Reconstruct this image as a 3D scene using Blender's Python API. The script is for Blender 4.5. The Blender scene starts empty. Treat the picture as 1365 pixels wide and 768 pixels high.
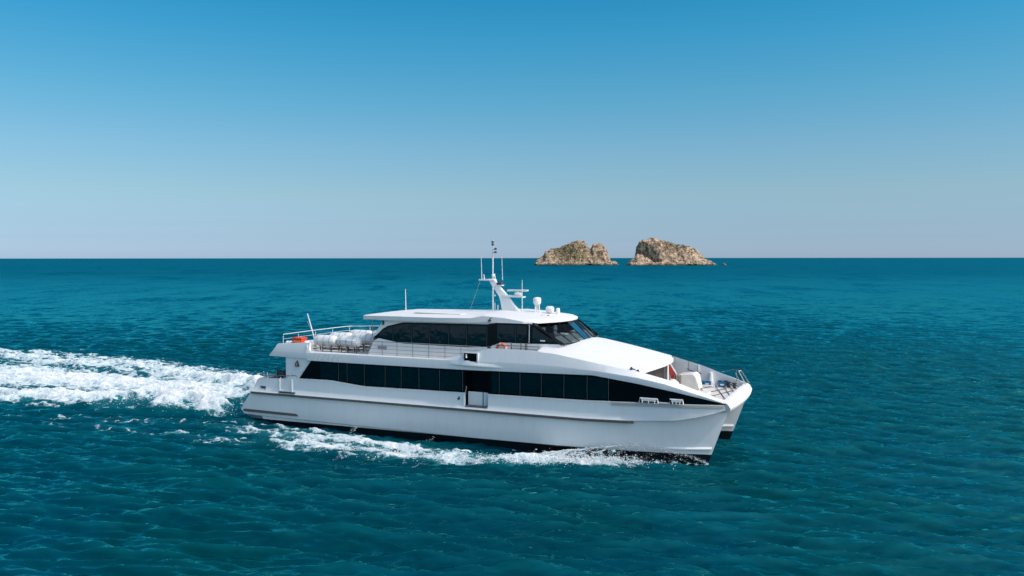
import bpy, bmesh, math, random
import numpy as np
from mathutils import Vector, Matrix
R = math.radians
S = bpy.context.scene
COL = S.collection

# ------------------------------------------------------------------ camera
CAM_H = 11.6
FPX = 1075.0 / 1365.0
cam = bpy.data.cameras.new('camera')
cam.sensor_width = 36.0
cam.lens = 36.0 * FPX
cam.clip_start = 0.5
cam.clip_end = 200000.0
cam_ob = bpy.data.objects.new('camera', cam)
COL.objects.link(cam_ob)
cam_ob.location = (0, 0, CAM_H)
cam_ob.rotation_euler = (R(90) - math.atan(40.0 / 1075.0), R(0.05), 0)
S.camera = cam_ob

# ------------------------------------------------------------------ light, sky, exposure
SUN_AZ, SUN_EL = -27.0, 49.0            # azimuth from +X towards +Y
sd = Vector((math.cos(R(SUN_AZ)) * math.cos(R(SUN_EL)), math.sin(R(SUN_AZ)) * math.cos(R(SUN_EL)), math.sin(R(SUN_EL))))
sun = bpy.data.lights.new('sun', 'SUN')
sun.energy = 2.0
sun.angle = R(0.5)
sun.color = (1.0, 0.92, 0.82)
sun_ob = bpy.data.objects.new('sun', sun)
COL.objects.link(sun_ob)
sun_ob.rotation_euler = (-sd).to_track_quat('-Z', 'Y').to_euler()

W = bpy.data.worlds.new('World')
S.world = W
W.use_nodes = True
nt = W.node_tree
nt.nodes.clear()
sky = nt.nodes.new('ShaderNodeTexSky')
sky.sky_type = 'NISHITA'
sky.sun_disc = False
sky.sun_elevation = R(SUN_EL)
sky.sun_rotation = R(90 - SUN_AZ)
sky.altitude = 0
sky.air_density = 1.0
sky.dust_density = 0.6
sky.ozone_density = 2.5
# colour of the air: deeper cerulean above, pale blue at the horizon (by elevation)
tc = nt.nodes.new('ShaderNodeTexCoord')
sx = nt.nodes.new('ShaderNodeSeparateXYZ')
nt.links.new(tc.outputs['Generated'], sx.inputs[0])
cr = nt.nodes.new('ShaderNodeValToRGB')
SKY_TINT = [(0.0009, (0.56, 0.77, 1.24)), (0.0084, (0.52, 0.71, 1.16)), (0.0223, (0.45, 0.62, 0.98)), (0.0408, (0.445, 0.59, 0.84)), (0.0776, (0.500, 0.631, 0.715)), (0.1319, (0.465, 0.690, 0.745)), (0.1936, (0.32, 0.740, 0.790)), (0.261, (0.175, 0.755, 0.850)), (0.3011, (0.115, 0.73, 0.84)), (0.5, (0.22, 0.66, 0.72)), (1.0, (0.58, 0.62, 0.52))]
e = cr.color_ramp.elements
e[0].position, e[0].color = SKY_TINT[0][0], (*SKY_TINT[0][1], 1)
e[1].position, e[1].color = SKY_TINT[-1][0], (*SKY_TINT[-1][1], 1)
for p_, c_ in SKY_TINT[1:-1]:
    q = e.new(p_)
    q.color = (*c_, 1)
nt.links.new(sx.outputs['Z'], cr.inputs[0])
mul = nt.nodes.new('ShaderNodeMix')
mul.data_type = 'RGBA'
mul.blend_type = 'MULTIPLY'
mul.inputs[0].default_value = 1.0
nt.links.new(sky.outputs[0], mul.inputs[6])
# the half of the sky towards the sun is whiter and brighter (glow added to fill the hull side)
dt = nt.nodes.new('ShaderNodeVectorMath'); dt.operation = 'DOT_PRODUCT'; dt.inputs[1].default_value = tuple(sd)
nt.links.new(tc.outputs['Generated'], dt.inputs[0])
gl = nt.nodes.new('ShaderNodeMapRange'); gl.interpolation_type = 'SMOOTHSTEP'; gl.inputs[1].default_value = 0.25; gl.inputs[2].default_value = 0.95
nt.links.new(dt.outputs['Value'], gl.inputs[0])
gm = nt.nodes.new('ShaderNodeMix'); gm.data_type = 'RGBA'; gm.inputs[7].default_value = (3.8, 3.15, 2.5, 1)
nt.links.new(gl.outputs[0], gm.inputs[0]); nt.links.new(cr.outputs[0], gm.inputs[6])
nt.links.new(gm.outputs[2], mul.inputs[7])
bg = nt.nodes.new('ShaderNodeBackground')
bg.inputs[1].default_value = 0.15
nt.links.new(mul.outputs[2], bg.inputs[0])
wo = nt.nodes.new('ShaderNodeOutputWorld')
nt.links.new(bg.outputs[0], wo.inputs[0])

S.view_settings.view_transform = 'Standard'
S.view_settings.look = 'None'
S.view_settings.exposure = 0.0
S.view_settings.gamma = 1.0
S.view_settings.use_curve_mapping = False
S.render.engine = 'CYCLES'
S.cycles.max_bounces = 6
S.cycles.transparent_max_bounces = 12
S.cycles.caustics_reflective = False
S.cycles.caustics_refractive = False
S.cycles.sample_clamp_indirect = 4.0

# ------------------------------------------------------------------ boat frame
YAW = R(-25.2)
BO = Vector((-1.173, 54.266, 0.0))
BX = Vector((math.cos(YAW), math.sin(YAW), 0))
BY = Vector((-math.sin(YAW), math.cos(YAW), 0))
rng = np.random.default_rng(7)
random.seed(5)

# ------------------------------------------------------------------ numpy noise
def _hash(ix, iy, seed):
    h = (ix.astype(np.int64) * 374761393 + iy.astype(np.int64) * 668265263 + seed * 144269504) & 0xFFFFFFFF
    h = ((h ^ (h >> 13)) * 1274126177) & 0xFFFFFFFF
    h = (h ^ (h >> 16)) & 0xFFFFFFFF
    return h.astype(np.float64) / 4294967295.0

def vnoise(x, y, seed=0):
    ix, iy = np.floor(x), np.floor(y)
    fx, fy = x - ix, y - iy
    ux, uy = fx * fx * fx * (fx * (fx * 6 - 15) + 10), fy * fy * fy * (fy * (fy * 6 - 15) + 10)
    a = _hash(ix, iy, seed); b = _hash(ix + 1, iy, seed)
    c = _hash(ix, iy + 1, seed); d = _hash(ix + 1, iy + 1, seed)
    return (a * (1 - ux) + b * ux) * (1 - uy) + (c * (1 - ux) + d * ux) * uy

def fbm(x, y, octv=4, seed=0, gain=0.5, rot=0.5):
    s = np.zeros_like(x); amp = 1.0; tot = 0.0
    c, sn = math.cos(rot), math.sin(rot)
    for o in range(octv):
        s += amp * vnoise(x, y, seed + o * 17)
        tot += amp; amp *= gain
        x, y = (c * x - sn * y) * 2.03 + 5.1, (sn * x + c * y) * 2.03 - 3.7
    return s / tot

def ridged(x, y, octv=4, seed=0, gain=0.5):
    s = np.zeros_like(x); amp = 1.0; tot = 0.0
    for o in range(octv):
        n = 1 - np.abs(2 * vnoise(x, y, seed + o * 13) - 1)
        s += amp * n * n
        tot += amp; amp *= gain
        x, y = (0.8 * x - 0.6 * y) * 2.1 + 3.3, (0.6 * x + 0.8 * y) * 2.1 + 1.7
    return s / tot

def sstep(a, b, x):
    t = np.clip((x - a) / (b - a), 0, 1)
    return t * t * (3 - 2 * t)

# ------------------------------------------------------------------ materials
def new_mat(name):
    m = bpy.data.materials.new(name)
    m.use_nodes = True
    return m, m.node_tree, m.node_tree.nodes['Principled BSDF']

def simple(name, col, rough=0.4, metal=0.0, var=0.05, scale=3.0, bump=0.0, bscale=30.0, spec=0.5):
    m, t, b = new_mat(name)
    n = t.nodes.new('ShaderNodeTexNoise'); n.inputs['Scale'].default_value = scale; n.inputs['Detail'].default_value = 5
    co = t.nodes.new('ShaderNodeTexCoord'); t.links.new(co.outputs['Object'], n.inputs['Vector'])
    mx = t.nodes.new('ShaderNodeMix'); mx.data_type = 'RGBA'
    mx.inputs[6].default_value = (*[c * (1 - var) for c in col], 1)
    mx.inputs[7].default_value = (*[min(1, c * (1 + var)) for c in col], 1)
    t.links.new(n.outputs[0], mx.inputs[0]); t.links.new(mx.outputs[2], b.inputs['Base Color'])
    b.inputs['Roughness'].default_value = rough
    b.inputs['Metallic'].default_value = metal
    b.inputs['Specular IOR Level'].default_value = spec
    if bump:
        n2 = t.nodes.new('ShaderNodeTexNoise'); n2.inputs['Scale'].default_value = bscale; n2.inputs['Detail'].default_value = 3
        t.links.new(co.outputs['Object'], n2.inputs['Vector'])
        bp = t.nodes.new('ShaderNodeBump'); bp.inputs['Strength'].default_value = 1.0; bp.inputs['Distance'].default_value = bump
        t.links.new(n2.outputs[0], bp.inputs['Height']); t.links.new(bp.outputs[0], b.inputs['Normal'])
    return m

def paint_mat(name, col=(0.79, 0.785, 0.77), rough=0.32, antifoul=False):
    """white boat paint: plate waviness, faint run-off streaks; hulls carry black bottom paint below the boot line"""
    m, t, b = new_mat(name)
    co = t.nodes.new('ShaderNodeTexCoord')
    # vertical streaks
    mp = t.nodes.new('ShaderNodeMapping'); mp.inputs['Scale'].default_value = (2.2, 2.2, 0.22)
    t.links.new(co.outputs['Object'], mp.inputs[0])
    st = t.nodes.new('ShaderNodeTexNoise'); st.inputs['Scale'].default_value = 2.0; st.inputs['Detail'].default_value = 6; st.inputs['Roughness'].default_value = 0.65
    t.links.new(mp.outputs[0], st.inputs['Vector'])
    rp = t.nodes.new('ShaderNodeMapRange'); rp.inputs[1].default_value = 0.48; rp.inputs[2].default_value = 0.78; rp.inputs[3].default_value = 0.0; rp.inputs[4].default_value = 0.16
    t.links.new(st.outputs[0], rp.inputs[0])
    mx = t.nodes.new('ShaderNodeMix'); mx.data_type = 'RGBA'
    mx.inputs[6].default_value = (*col, 1); mx.inputs[7].default_value = (col[0] * 0.62, col[1] * 0.6, col[2] * 0.55, 1)
    t.links.new(rp.outputs[0], mx.inputs[0])
    last = mx.outputs[2]
    if antifoul:
        sp = t.nodes.new('ShaderNodeSeparateXYZ'); t.links.new(co.outputs['Object'], sp.inputs[0])
        ln = t.nodes.new('ShaderNodeMapRange'); ln.clamp = True
        ln.inputs[1].default_value = -16.0; ln.inputs[2].default_value = 15.2; ln.inputs[3].default_value = 0.10; ln.inputs[4].default_value = 0.60
        t.links.new(sp.outputs['X'], ln.inputs[0])
        lt = t.nodes.new('ShaderNodeMath'); lt.operation = 'LESS_THAN'
        t.links.new(sp.outputs['Z'], lt.inputs[0]); t.links.new(ln.outputs[0], lt.inputs[1])
        m2 = t.nodes.new('ShaderNodeMix'); m2.data_type = 'RGBA'; m2.inputs[7].default_value = (0.006, 0.006, 0.008, 1)
        t.links.new(lt.outputs[0], m2.inputs[0]); t.links.new(last, m2.inputs[6]); last = m2.outputs[2]
    t.links.new(last, b.inputs['Base Color'])
    b.inputs['Roughness'].default_value = rough
    n2 = t.nodes.new('ShaderNodeTexNoise'); n2.inputs['Scale'].default_value = 0.9; n2.inputs['Detail'].default_value = 2
    t.links.new(co.outputs['Object'], n2.inputs['Vector'])
    bp = t.nodes.new('ShaderNodeBump'); bp.inputs['Strength'].default_value = 0.5; bp.inputs['Distance'].default_value = 0.03
    t.links.new(n2.outputs[0], bp.inputs['Height']); t.links.new(bp.outputs[0], b.inputs['Normal'])
    return m

M_hull = paint_mat('hull_paint', antifoul=True, rough=0.28)
M_white = paint_mat('white_paint')
M_roof = paint_mat('roof_paint', (0.76, 0.745, 0.72), 0.55)
M_deck = simple('deck_paint', (0.66, 0.61, 0.55), 0.75, var=0.1, scale=4, bump=0.003)
M_dgrey = simple('dark_grey', (0.05, 0.05, 0.055), 0.6)
M_black = simple('black_trim', (0.002, 0.0035, 0.005), 0.15, var=0.2, spec=0.22)
M_glass = simple('tinted_window_glass', (0.001, 0.011, 0.015), 0.04, var=0.7, scale=1.0, bump=0.010, bscale=1.0, spec=0.42)
M_mull = simple('mullion_grey', (0.06, 0.065, 0.06), 0.4)
M_rub = simple('rubber_fender', (0.10, 0.095, 0.09), 0.65, var=0.3, scale=6)
M_steel = simple('stainless_steel', (0.45, 0.42, 0.40), 0.3, 0.8)
M_alu = simple('white_tube', (0.72, 0.72, 0.70), 0.4)
M_gear = simple('white_gear', (0.80, 0.79, 0.77), 0.35)
M_raft = simple('raft_grp', (0.80, 0.79, 0.77), 0.4, var=0.06, scale=5)
M_orange = simple('orange_cover', (0.75, 0.07, 0.02), 0.6, var=0.25, scale=5, bump=0.02, bscale=6)
M_buoy = simple('orange_buoy', (0.80, 0.16, 0.07), 0.5)
M_red = simple('red_cloth', (0.42, 0.04, 0.03), 0.7, var=0.3, scale=8)
M_blue = simple('blue_plastic', (0.01, 0.14, 0.30), 0.5, var=0.3, scale=6)
M_cream = simple('cream_cover', (0.78, 0.72, 0.64), 0.7, var=0.08, scale=4, bump=0.03, bscale=3)
M_brown = simple('brown_slats', (0.05, 0.034, 0.028), 0.7, var=0.6, scale=7)
M_rope = simple('grey_rope', (0.33, 0.29, 0.25), 0.9)

def clear_glass(name):
    m, t, b = new_mat(name)
    out = [n for n in t.nodes if n.type == 'OUTPUT_MATERIAL'][0]
    tr = t.nodes.new('ShaderNodeBsdfTransparent'); tr.inputs[0].default_value = (0.50, 0.58, 0.60, 1)
    gl = t.nodes.new('ShaderNodeBsdfGlossy'); gl.inputs['Roughness'].default_value = 0.03; gl.inputs['Color'].default_value = (0.6, 0.6, 0.6, 1)
    fr = t.nodes.new('ShaderNodeFresnel'); fr.inputs[0].default_value = 1.18
    mx = t.nodes.new('ShaderNodeMixShader')
    t.links.new(fr.outputs[0], mx.inputs[0]); t.links.new(tr.outputs[0], mx.inputs[1]); t.links.new(gl.outputs[0], mx.inputs[2])
    t.links.new(mx.outputs[0], out.inputs[0])
    t.nodes.remove(b)
    return m
M_screen = clear_glass('windscreen_glass')

# ------------------------------------------------------------------ mesh helpers
class MB:
    def __init__(self):
        self.v = []; self.f = []
    def add(self, vs, fs):
        b = len(self.v)
        self.v += [tuple(v) for v in vs]
        self.f += [tuple(i + b for i in f) for f in fs]
        return self
    def grid(self, rows, closed=False):
        n = len(rows[0]); vs = [p for r in rows for p in r]; fs = []
        for i in range(len(rows) - 1):
            for j in range(n - 1 + (1 if closed else 0)):
                k = (j + 1) % n
                fs.append((i * n + j, i * n + k, (i + 1) * n + k, (i + 1) * n + j))
        return self.add(vs, fs)
    def box(self, x0, x1, y0, y1, z0, z1):
        vs = [(x, y, z) for x in (x0, x1) for y in (y0, y1) for z in (z0, z1)]
        return self.add(vs, [(0, 1, 3, 2), (4, 6, 7, 5), (0, 4, 5, 1), (2, 3, 7, 6), (0, 2, 6, 4), (1, 5, 7, 3)])
    def prism(self, poly, axis, a, b):
        """poly: 2D points in the other two axes (in x,y,z order), extruded along axis from a to b"""
        def pt(p, w):
            return {'x': (w, p[0], p[1]), 'y': (p[0], w, p[1]), 'z': (p[0], p[1], w)}[axis]
        n = len(poly)
        vs = [pt(p, a) for p in poly] + [pt(p, b) for p in poly]
        fs = [tuple(range(n)), tuple(range(2 * n - 1, n - 1, -1))] + [(i, (i + 1) % n, n + (i + 1) % n, n + i) for i in range(n)]
        return self.add(vs, fs)
    def tube(self, pts, r, n=8, r2=None, closed=False):
        pts = [Vector(p) for p in pts]; rings = []
        N = len(pts)
        for i, p in enumerate(pts):
            if closed:
                d = pts[(i + 1) % N] - pts[i - 1]
            else:
                d = pts[min(i + 1, N - 1)] - pts[max(i - 1, 0)]
            d.normalize()
            up = Vector((0, 0, 1)) if abs(d.z) < 0.95 else Vector((1, 0, 0))
            a = d.cross(up).normalized(); b = d.cross(a)
            rr = r if r2 is None else r + (r2 - r) * i / (N - 1)
            rings.append([p + a * (math.cos(2 * math.pi * k / n) * rr) + b * (math.sin(2 * math.pi * k / n) * rr) for k in range(n)])
        if closed:
            rings.append(rings[0])
            self.grid(rings, closed=True)
        else:
            self.grid(rings, closed=True)
            b0 = len(self.v) - n
            self.f.append(tuple(range(b0, b0 + n)))
            b1 = len(self.v) - n * N
            self.f.append(tuple(range(b1 + n - 1, b1 - 1, -1)))
        return self
    def lathe(self, prof, c, axis='z', n=20):
        rings = []
        for (r, h) in prof:
            ring = []
            for k in range(n):
                a = 2 * math.pi * k / n
                if axis == 'z': ring.append((c[0] + r * math.cos(a), c[1] + r * math.sin(a), c[2] + h))
                elif axis == 'x': ring.append((c[0] + h, c[1] + r * math.cos(a), c[2] + r * math.sin(a)))
                else: ring.append((c[0] + r * math.cos(a), c[1] + h, c[2] + r * math.sin(a)))
            rings.append(ring)
        return self.grid(rings, closed=True)
    def mirror(self):
        n = len(self.v)
        self.v += [(x, -y, z) for x, y, z in self.v]
        self.f += [tuple(i + n for i in reversed(f)) for f in self.f]
        return self

def build(name, mb, mat, parent=None, angle=35, bevel=0.0, loc=None):
    me = bpy.data.meshes.new(name)
    me.from_pydata(mb.v, [], mb.f)
    bm = bmesh.new(); bm.from_mesh(me)
    bmesh.ops.remove_doubles(bm, verts=bm.verts, dist=0.0004)
    bmesh.ops.recalc_face_normals(bm, faces=bm.faces)
    bm.to_mesh(me); bm.free()
    if isinstance(mat, (list, tuple)):
        for m in mat: me.materials.append(m)
    else:
        me.materials.append(mat)
    me.polygons.foreach_set('use_smooth', [True] * len(me.polygons))
    me.set_sharp_from_angle(angle=R(angle))
    o = bpy.data.objects.new(name, me)
    COL.objects.link(o)
    if parent: o.parent = parent
    if loc: o.location = loc
    if bevel:
        b = o.modifiers.new('bevel', 'BEVEL'); b.width = bevel; b.segments = 2; b.limit_method = 'ANGLE'; b.angle_limit = R(40)
    return o

def thing(name, label, cat, bpos, rz=0.0, group=None):
    o = bpy.data.objects.new(name, None); COL.objects.link(o)
    o.empty_display_size = 0.3
    o.location = BO + BX * bpos[0] + BY * bpos[1] + Vector((0, 0, bpos[2]))
    o.rotation_euler = (0, 0, YAW + rz)
    o['label'] = label; o['category'] = cat
    if group: o['group'] = group
    return o

def tag(o, **k):
    for a, b in k.items(): o[a] = b
    return o

def ip(xs, ys):
    return lambda x: float(np.interp(x, xs, ys))

def xr(a, b, step=0.4):
    n = max(1, int(math.ceil((b - a) / step)))
    return [a + (b - a) * i / n for i in range(n + 1)]

# ==================================================================== SEA
rw = np.random.default_rng(11)
NW = 140
lam = np.exp(rw.uniform(np.log(0.42), np.log(19.0), NW))
wdir = R(258) + rw.normal(0, 0.34, NW)         # travelling towards the camera, slightly to the left
wk = 2 * np.pi / lam
amp = 0.0165 * lam ** 0.95 / (1 + (lam / 2.6) ** 2.1) * rw.uniform(0.5, 1.3, NW)
wph = rw.uniform(0, 2 * np.pi, NW)

def waves(x, y, sp):
    """height and horizontal displacement of the sea; sp = local mesh spacing"""
    h = np.zeros_like(x); dx = np.zeros_like(x); dy = np.zeros_like(x)
    # gusts: patches of rougher and calmer water
    gust = 0.75 + 0.65 * fbm(x / 23.0 + 4, y / 31.0, 3, 404)
    for i in range(NW):
        a = amp[i] * np.clip((lam[i] / sp - 2.0) / 1.6, 0, 1) * (gust if lam[i] < 5 else 1.0)
        cx, cy = math.cos(wdir[i]), math.sin(wdir[i])
        ph = wk[i] * (cx * x + cy * y) + wph[i]
        s = np.sin(ph); c = np.cos(ph)
        h += a * c
        dx -= 0.40 * a * cx * s
        dy -= 0.40 * a * cy * s
    return h, dx, dy

# ---- wake description in the boat's frame
def to_boat(x, y):
    ox, oy = x - BO.x, y - BO.y
    return ox * BX.x + oy * BX.y, ox * BY.x + oy * BY.y

def poly_dist(bx, by, pts):
    """distance to a polyline and the interpolated parameters (pts rows: x, y, params...)"""
    best = np.full(bx.shape, 1e9); par = [np.zeros_like(bx) for _ in pts[0][2:]]
    for a, b in zip(pts[:-1], pts[1:]):
        vx, vy = b[0] - a[0], b[1] - a[1]
        L2 = vx * vx + vy * vy
        t = np.clip(((bx - a[0]) * vx + (by - a[1]) * vy) / L2, 0, 1)
        d = np.hypot(bx - a[0] - t * vx, by - a[1] - t * vy)
        m = d < best
        best = np.where(m, d, best)
        for k in range(len(par)):
            par[k] = np.where(m, a[2 + k] + t * (b[2 + k] - a[2 + k]), par[k])
    return best, par

# rows: x, y, half width, density, height
STROKES = [
    # thick churned crest behind the starboard hull
    [(-20.3, -4.0, 0.5, 0.9, 0.15), (-21.6, -3.7, 1.4, 1.25, 0.75), (-24, -3.2, 2.2, 1.35, 1.35), (-28, -2.7, 2.6, 1.35, 1.15), (-34, -3.6, 2.8, 1.2, 0.55), (-40, -5.3, 2.8, 1.1, 0.4), (-52, -8.0, 3.4, 1.05, 0.3), (-80, -14.0, 4.5, 1.0, 0.2)],
    # crest behind the port hull
    [(-17.6, 4.2, 0.9, 0.9, 0.2), (-20, 4.3, 1.7, 1.2, 0.8), (-24, 5.2, 2.5, 1.3, 1.1), (-29, 6.4, 3.0, 1.25, 0.9), (-36, 8.2, 3.0, 1.1, 0.5), (-45, 10.5, 3.0, 1.0, 0.35), (-60, 11.2, 3.4, 0.9, 0.3), (-85, 12.5, 4.5, 0.85, 0.2)],
    # fill between the crests
    [(-24, 1.5, 2.0, 0.8, 0.15), (-28, 2.0, 3.4, 1.25, 0.3), (-36, 2.6, 4.4, 1.3, 0.25), (-46, 2.8, 5.5, 1.25, 0.2), (-60, 1.5, 7.5, 1.15, 0.1), (-90, 0.5, 10.0, 1.0, 0.1)],
    # outer port lace
    [(-26, 9.6, 1.2, 0.5, 0.15), (-36, 12.4, 1.6, 0.62, 0.2), (-48, 14.2, 2.2, 0.75, 0.15), (-70, 15.5, 2.8, 0.7, 0.1)],
    # thin wash in the hollow just behind the transom
    [(-18.5, -1.5, 2.2, 0.36, 0.0), (-25, -0.5, 2.8, 0.55, 0.0)],
    # bow wave: thrown crest along the starboard side
    [(15.1, -3.5, 0.12, 0.35, 0.05), (13.4, -4.5, 0.3, 0.42, 0.15), (11.4, -5.2, 0.5, 0.55, 0.25), (9.2, -6.0, 0.75, 0.90, 0.32), (6.5, -7.0, 1.0, 1.10, 0.28), (3.0, -8.0, 1.0, 0.98, 0.18), (-2.0, -9.0, 1.2, 0.94, 0.14), (-7.5, -9.6, 1.2, 0.86, 0.12), (-12, -9.9, 1.2, 0.55, 0.1), (-18, -10.4, 1.0, 0.5, 0.12), (-24, -11.0, 0.8, 0.5, 0.12), (-30, -12, 0.7, 0.4, 0.06)],
    # lacy foam between that crest and the hull
    [(4.0, -6.6, 0.5, 0.55, 0.05), (-1.0, -7.0, 1.0, 0.86, 0.1), (-5.5, -7.6, 1.5, 0.98, 0.12), (-10.0, -7.7, 1.6, 0.92, 0.1), (-14.5, -7.2, 1.3, 0.78, 0.05), (-20, -7.2, 1.1, 0.55, 0.0), (-27, -8.5, 1.1, 0.5, 0.0), (-38, -11.5, 1.4, 0.35, 0.0)],
    [(-7.0, -5.7, 0.35, 0.7, 0.1), (-11, -5.6, 0.55, 0.75, 0.05), (-16, -5.4, 0.55, 0.6, 0.0), (-20, -5.6, 0.6, 0.5, 0.0)],
    # small breakers beyond the wake
    [(-66, 19.5, 0.5, 0.55, 0.15), (-69, 20.3, 0.5, 0.55, 0.15)],
    [(-80, 25, 0.7, 0.5, 0.2), (-85, 26, 0.7, 0.5, 0.2)],
    [(-48.5, 16.8, 0.4, 0.6, 0.15), (-51, 17.2, 0.4, 0.6, 0.15)],
]

def wake_fields(x, y):
    bx, by = to_boat(x, y)
    wx = bx + 1.1 * (fbm(bx / 3.0, by / 3.0, 3, 91) - 0.5) * 2
    wy = by + 0.8 * (fbm(bx / 2.6, by / 2.6, 3, 57) - 0.5) * 2
    D = np.zeros_like(bx); Hh = np.zeros_like(bx)
    for i, st in enumerate(STROKES):
        far = i in (0, 1, 2, 3)
        ux, uy = (wx, wy) if i not in (5,) else (bx * 0.6 + wx * 0.4, by * 0.55 + wy * 0.45)
        d, (w, dn, hh) = poly_dist(ux, uy, st)
        q = np.exp(-(d / w) ** 2 * 0.9)
        D = np.maximum(D, dn * q)
        Hh = np.maximum(Hh, hh * np.exp(-(d / (w * 0.95)) ** 2))
    # water is pushed down along the hull side and behind the transoms
    near = np.exp(-((np.abs(by) - 4.6) / 1.3) ** 2) * sstep(-20, -15, bx) * sstep(13, 9, bx)
    Hh = Hh - 0.22 * near
    return D, Hh, bx, by

def axis(a0, a1, step, lo, hi, g, smax, far):
    core = list(np.arange(a0, a1 + step * 0.5, step))
    s, v = step, core[-1]; up = []
    while v < hi:
        s *= g if s < smax else (1.013 if v < far else 1.10); v += s; up.append(v)
    s, v = step, core[0]; dn = []
    while v > lo:
        s *= g if s < smax else (1.013 if v > -far else 1.10); v -= s; dn.append(v)
    a = np.array(dn[::-1] + core + up)
    return a

ax = axis(-64, 44, 0.14, -70000, 70000, 1.013, 2.2, 600)
ay = axis(20, 92, 0.14, -400, 90000, 1.0085, 2.4, 1100)
SX = np.gradient(ax); SY = np.gradient(ay)
gx, gy = np.meshgrid(ax, ay)
sp = np.maximum(np.broadcast_to(SX[None, :], gx.shape), np.broadcast_to(SY[:, None], gx.shape))
h, dx, dy = waves(gx, gy, sp)
nearm = (np.abs(gx) < 300) & (gy > 5) & (gy < 300)
D0 = np.zeros_like(gx); H0 = np.zeros_like(gx)
d_, h_, bx_, by_ = wake_fields(gx[nearm], gy[nearm])
D0[nearm] = d_; H0[nearm] = h_
gz = h + H0 * 0.9
# hull interiors must stay dry: press the sheet down under the hulls and between them near the stern
bxa, bya = to_boat(gx, gy)
inside = (np.abs(np.abs(bya) - 3.4) < 0.75) & (bxa > -15.5) & (bxa < 13.0)
gz = np.where(inside, np.minimum(gz, -0.1), gz)
px, py = gx + dx, gy + dy
NX, NY = len(ax), len(ay)

def grid_mesh(name, X, Y, Z, mask_faces=None):
    ny, nx = X.shape
    co = np.empty((ny * nx, 3), dtype=np.float32)
    co[:, 0] = X.ravel(); co[:, 1] = Y.ravel(); co[:, 2] = Z.ravel()
    i = np.arange(ny - 1)[:, None] * nx + np.arange(nx - 1)[None, :]
    quads = np.stack([i, i + 1, i + nx + 1, i + nx], -1).reshape(-1, 4)
    if mask_faces is not None:
        quads = quads[mask_faces.ravel()]
        used = np.unique(quads)
        remap = np.full(ny * nx, -1, dtype=np.int64); remap[used] = np.arange(len(used))
        quads = remap[quads]; co = co[used]
    else:
        used = None
    me = bpy.data.meshes.new(name)
    me.vertices.add(len(co)); me.vertices.foreach_set('co', co.ravel())
    me.loops.add(quads.size); me.loops.foreach_set('vertex_index', quads.ravel().astype(np.int32))
    me.polygons.add(len(quads))
    me.polygons.foreach_set('loop_start', np.arange(0, quads.size, 4, dtype=np.int32))
    me.polygons.foreach_set('loop_total', np.full(len(quads), 4, dtype=np.int32))
    me.polygons.foreach_set('use_smooth', np.ones(len(quads), dtype=bool))
    me.update(calc_edges=True)
    return me, used

def set_attr(me, name, arr):
    a = me.attributes.new(name, 'FLOAT', 'POINT')
    a.data.foreach_set('value', arr.astype(np.float32).ravel())

me, _ = grid_mesh('sea', px, py, gz)
set_attr(me, 'aerated', np.clip(D0, 0, 1.5))
set_attr(me, 'crest', gz)
set_attr(me, 'subgrid', np.clip(np.log(sp / 0.14) / np.log(40.0), 0, 1))
sea = bpy.data.objects.new('sea', me); COL.objects.link(sea)
tag(sea, kind='structure')

# ---- water material
m, t, b = new_mat('sea_water')
geo = t.nodes.new('ShaderNodeNewGeometry')
def N(kind, **kw):
    n = t.nodes.new(kind)
    for a, v in kw.items():
        n.inputs[a].default_value = v
    return n
def noise(scale, detail=4, rough=0.55, vscale=(1, 1, 1), rot=0.0):
    mp = t.nodes.new('ShaderNodeMapping'); mp.inputs['Scale'].default_value = vscale; mp.inputs['Rotation'].default_value = (0, 0, rot)
    t.links.new(geo.outputs['Position'], mp.inputs[0])
    n = t.nodes.new('ShaderNodeTexNoise'); n.inputs['Scale'].default_value = scale; n.inputs['Detail'].default_value = detail; n.inputs['Roughness'].default_value = rough
    t.links.new(mp.outputs[0], n.inputs['Vector'])
    return n
# colour of the water body: blue-teal with large patches, greener in nearer patches, paler where full of bubbles
patch = noise(0.04, 8, 0.8, (1, 0.35, 1), R(8))
patch2 = noise(0.10, 3, 0.5, (1, 0.8, 1))
cm = t.nodes.new('ShaderNodeMix'); cm.data_type = 'RGBA'
cm.inputs[6].default_value = (0.000, 0.034, 0.050, 1)
cm.inputs[7].default_value = (0.000, 0.048, 0.080, 1)
t.links.new(patch.outputs[0], cm.inputs[0])
cm2 = t.nodes.new('ShaderNodeMix'); cm2.data_type = 'RGBA'; cm2.inputs[7].default_value = (0.000, 0.036, 0.038, 1)
pr = t.nodes.new('ShaderNodeMapRange'); pr.inputs[1].default_value = 0.42; pr.inputs[2].default_value = 0.68
t.links.new(patch2.outputs[0], pr.inputs[0])
# greener only in the nearer water
sep = t.nodes.new('ShaderNodeSeparateXYZ'); t.links.new(geo.outputs['Position'], sep.inputs[0])
nr = t.nodes.new('ShaderNodeMapRange'); nr.inputs[1].default_value = 30; nr.inputs[2].default_value = 70; nr.inputs[3].default_value = 0.9; nr.inputs[4].default_value = 0.1
t.links.new(sep.outputs['Y'], nr.inputs[0])
mm = t.nodes.new('ShaderNodeMath'); mm.operation = 'MULTIPLY'
t.links.new(pr.outputs[0], mm.inputs[0]); t.links.new(nr.outputs[0], mm.inputs[1])
t.links.new(mm.outputs[0], cm2.inputs[0]); t.links.new(cm.outputs[2], cm2.inputs[6])
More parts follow.
